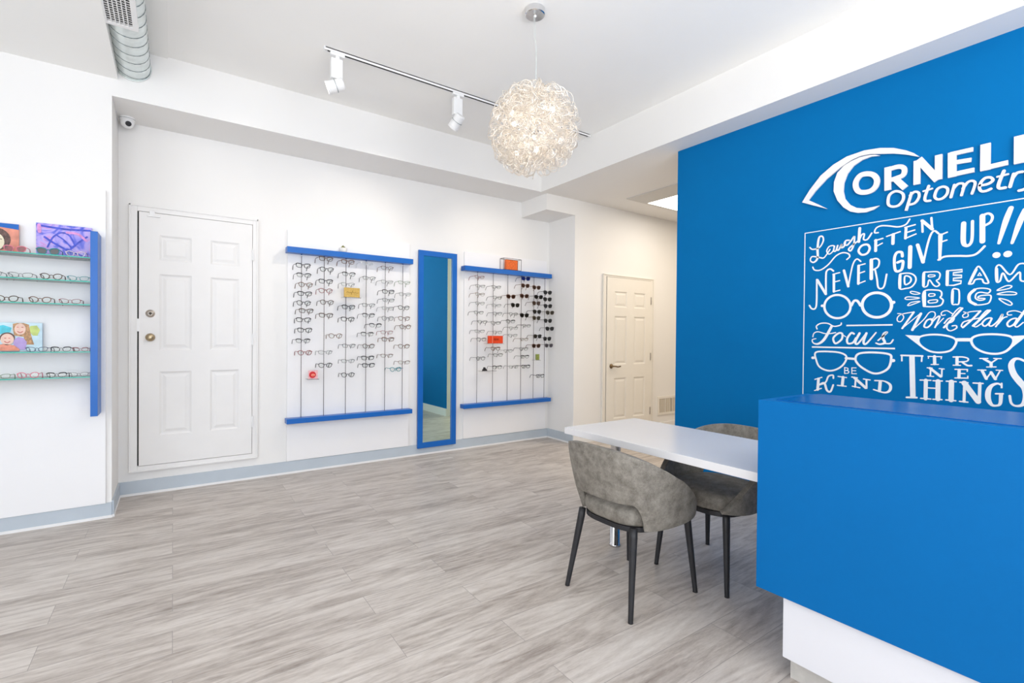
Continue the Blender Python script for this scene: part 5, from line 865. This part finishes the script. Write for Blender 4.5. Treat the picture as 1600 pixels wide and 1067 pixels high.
g = thing('portrait_print', 'printed portrait of a dark-haired person with a blue band, on top shelf', 'print', (PX(0), yp, SZ[0] + 0.0005))
px0, px1, pz0, pz1 = PX(-52), PX(23), SZ[0] + 0.0005, SZ[0] + 0.190
obj('card', box(px0, yp, pz0, px1, yp + 0.012, pz1), 'coral', g)
def disc(cx_, cz_, a_, b_, n=24): return [(cx_ + a_ * math.cos(2 * math.pi * i / n), cz_ + b_ * math.sin(2 * math.pi * i / n)) for i in range(n)]
flat(g, 'blue_band', [([(px0, pz1 - 0.034), ((px0 + px1) / 2, pz1 - 0.022), (px1, pz1 - 0.034), (px1, pz1), (px0, pz1)], 0, 'p')], 'navy', yp - 0.0003)
flat(g, 'hair', [(disc(PX(-12), pz0 + 0.088, 0.070, 0.072), 0, 'p')], 'hairdark', yp - 0.0006)
flat(g, 'face', [(disc(PX(-12), pz0 + 0.072, 0.042, 0.055), 0, 'p')], 'paleskin', yp - 0.0020)
flat(g, 'features', [([(PX(-22), pz0 + 0.088), (PX(-17), pz0 + 0.090)], 0.004, 'l'), ([(PX(-7), pz0 + 0.090), (PX(-2), pz0 + 0.088)], 0.004, 'l'), ([(PX(-18), pz0 + 0.048), (PX(-12), pz0 + 0.043), (PX(-6), pz0 + 0.048)], 0.004, '')], 'hairdark', yp - 0.0034)
g = thing('children_photo', 'printed photo of two smiling children on the fourth glass shelf', 'photo', (PX(20), yp, SZ[3] + 0.0005))
px0, px1, pz0, pz1 = PX(-30), PX(58.5), SZ[3] + 0.0005, SZ[3] + 0.182
obj('card', box(px0, yp, pz0, px1, yp + 0.010, pz1), 'sky', g)
Q = lambda a, b: (PX(a), pz1 - (b - 504) * 0.0041)
flat(g, 'turquoise_shape', [([Q(-20, 512), Q(0, 508), Q(12, 512), Q(10, 519), Q(-5, 522), Q(-20, 520)], 0, 'p')], 'cyan', yp - 0.0003)
flat(g, 'green_shape', [([Q(40, 509), Q(50, 508), Q(55, 515), Q(51, 524), Q(44, 524), Q(38, 517)], 0, 'p')], 'lime', yp - 0.0003)
flat(g, 'girl_hair', [([Q(14, 506), Q(20, 504.5), Q(30, 504.5), Q(38, 507), Q(40, 518), Q(43, 530), Q(46, 538), Q(34, 538), Q(30, 526), Q(16, 524), Q(14, 515)], 0, 'p')], 'hairblond', yp - 0.0006)
flat(g, 'girl_top', [([Q(15, 531), Q(22, 526), Q(30, 528), Q(35, 534), Q(33, 546), Q(15, 546)], 0, 'p')], 'purple', yp - 0.0020)
flat(g, 'girl_face', [(disc(*Q(25, 514), 0.026, 0.036), 0, 'p')], 'skin', yp - 0.0034)
flat(g, 'boy_hair', [(disc(*Q(6, 527.5), 0.034, 0.034), 0, 'p')], 'hairdark', yp - 0.0034)
flat(g, 'boy_face', [(disc(*Q(6, 530), 0.030, 0.036), 0, 'p')], 'skin', yp - 0.0048)
flat(g, 'boy_shirt', [([Q(-15, 540), Q(0, 537), Q(16, 539), Q(24, 545), Q(24, 547.5), Q(-15, 547.5)], 0, 'p')], 'salmon', yp - 0.0048)
flat(g, 'smiles', [([Q(21, 517.5), Q(25, 519.5), Q(29, 517.5)], 0.003, ''), ([Q(20.5, 511), Q(22.5, 511)], 0.003, 'l'), ([Q(27.5, 511), Q(29.5, 511)], 0.003, 'l'), ([Q(2, 533), Q(6, 535), Q(10, 533)], 0.003, ''), ([Q(2, 528), Q(4, 528)], 0.003, 'l'), ([Q(8, 528), Q(10, 528)], 0.003, 'l')], 'crimson', yp - 0.0062)
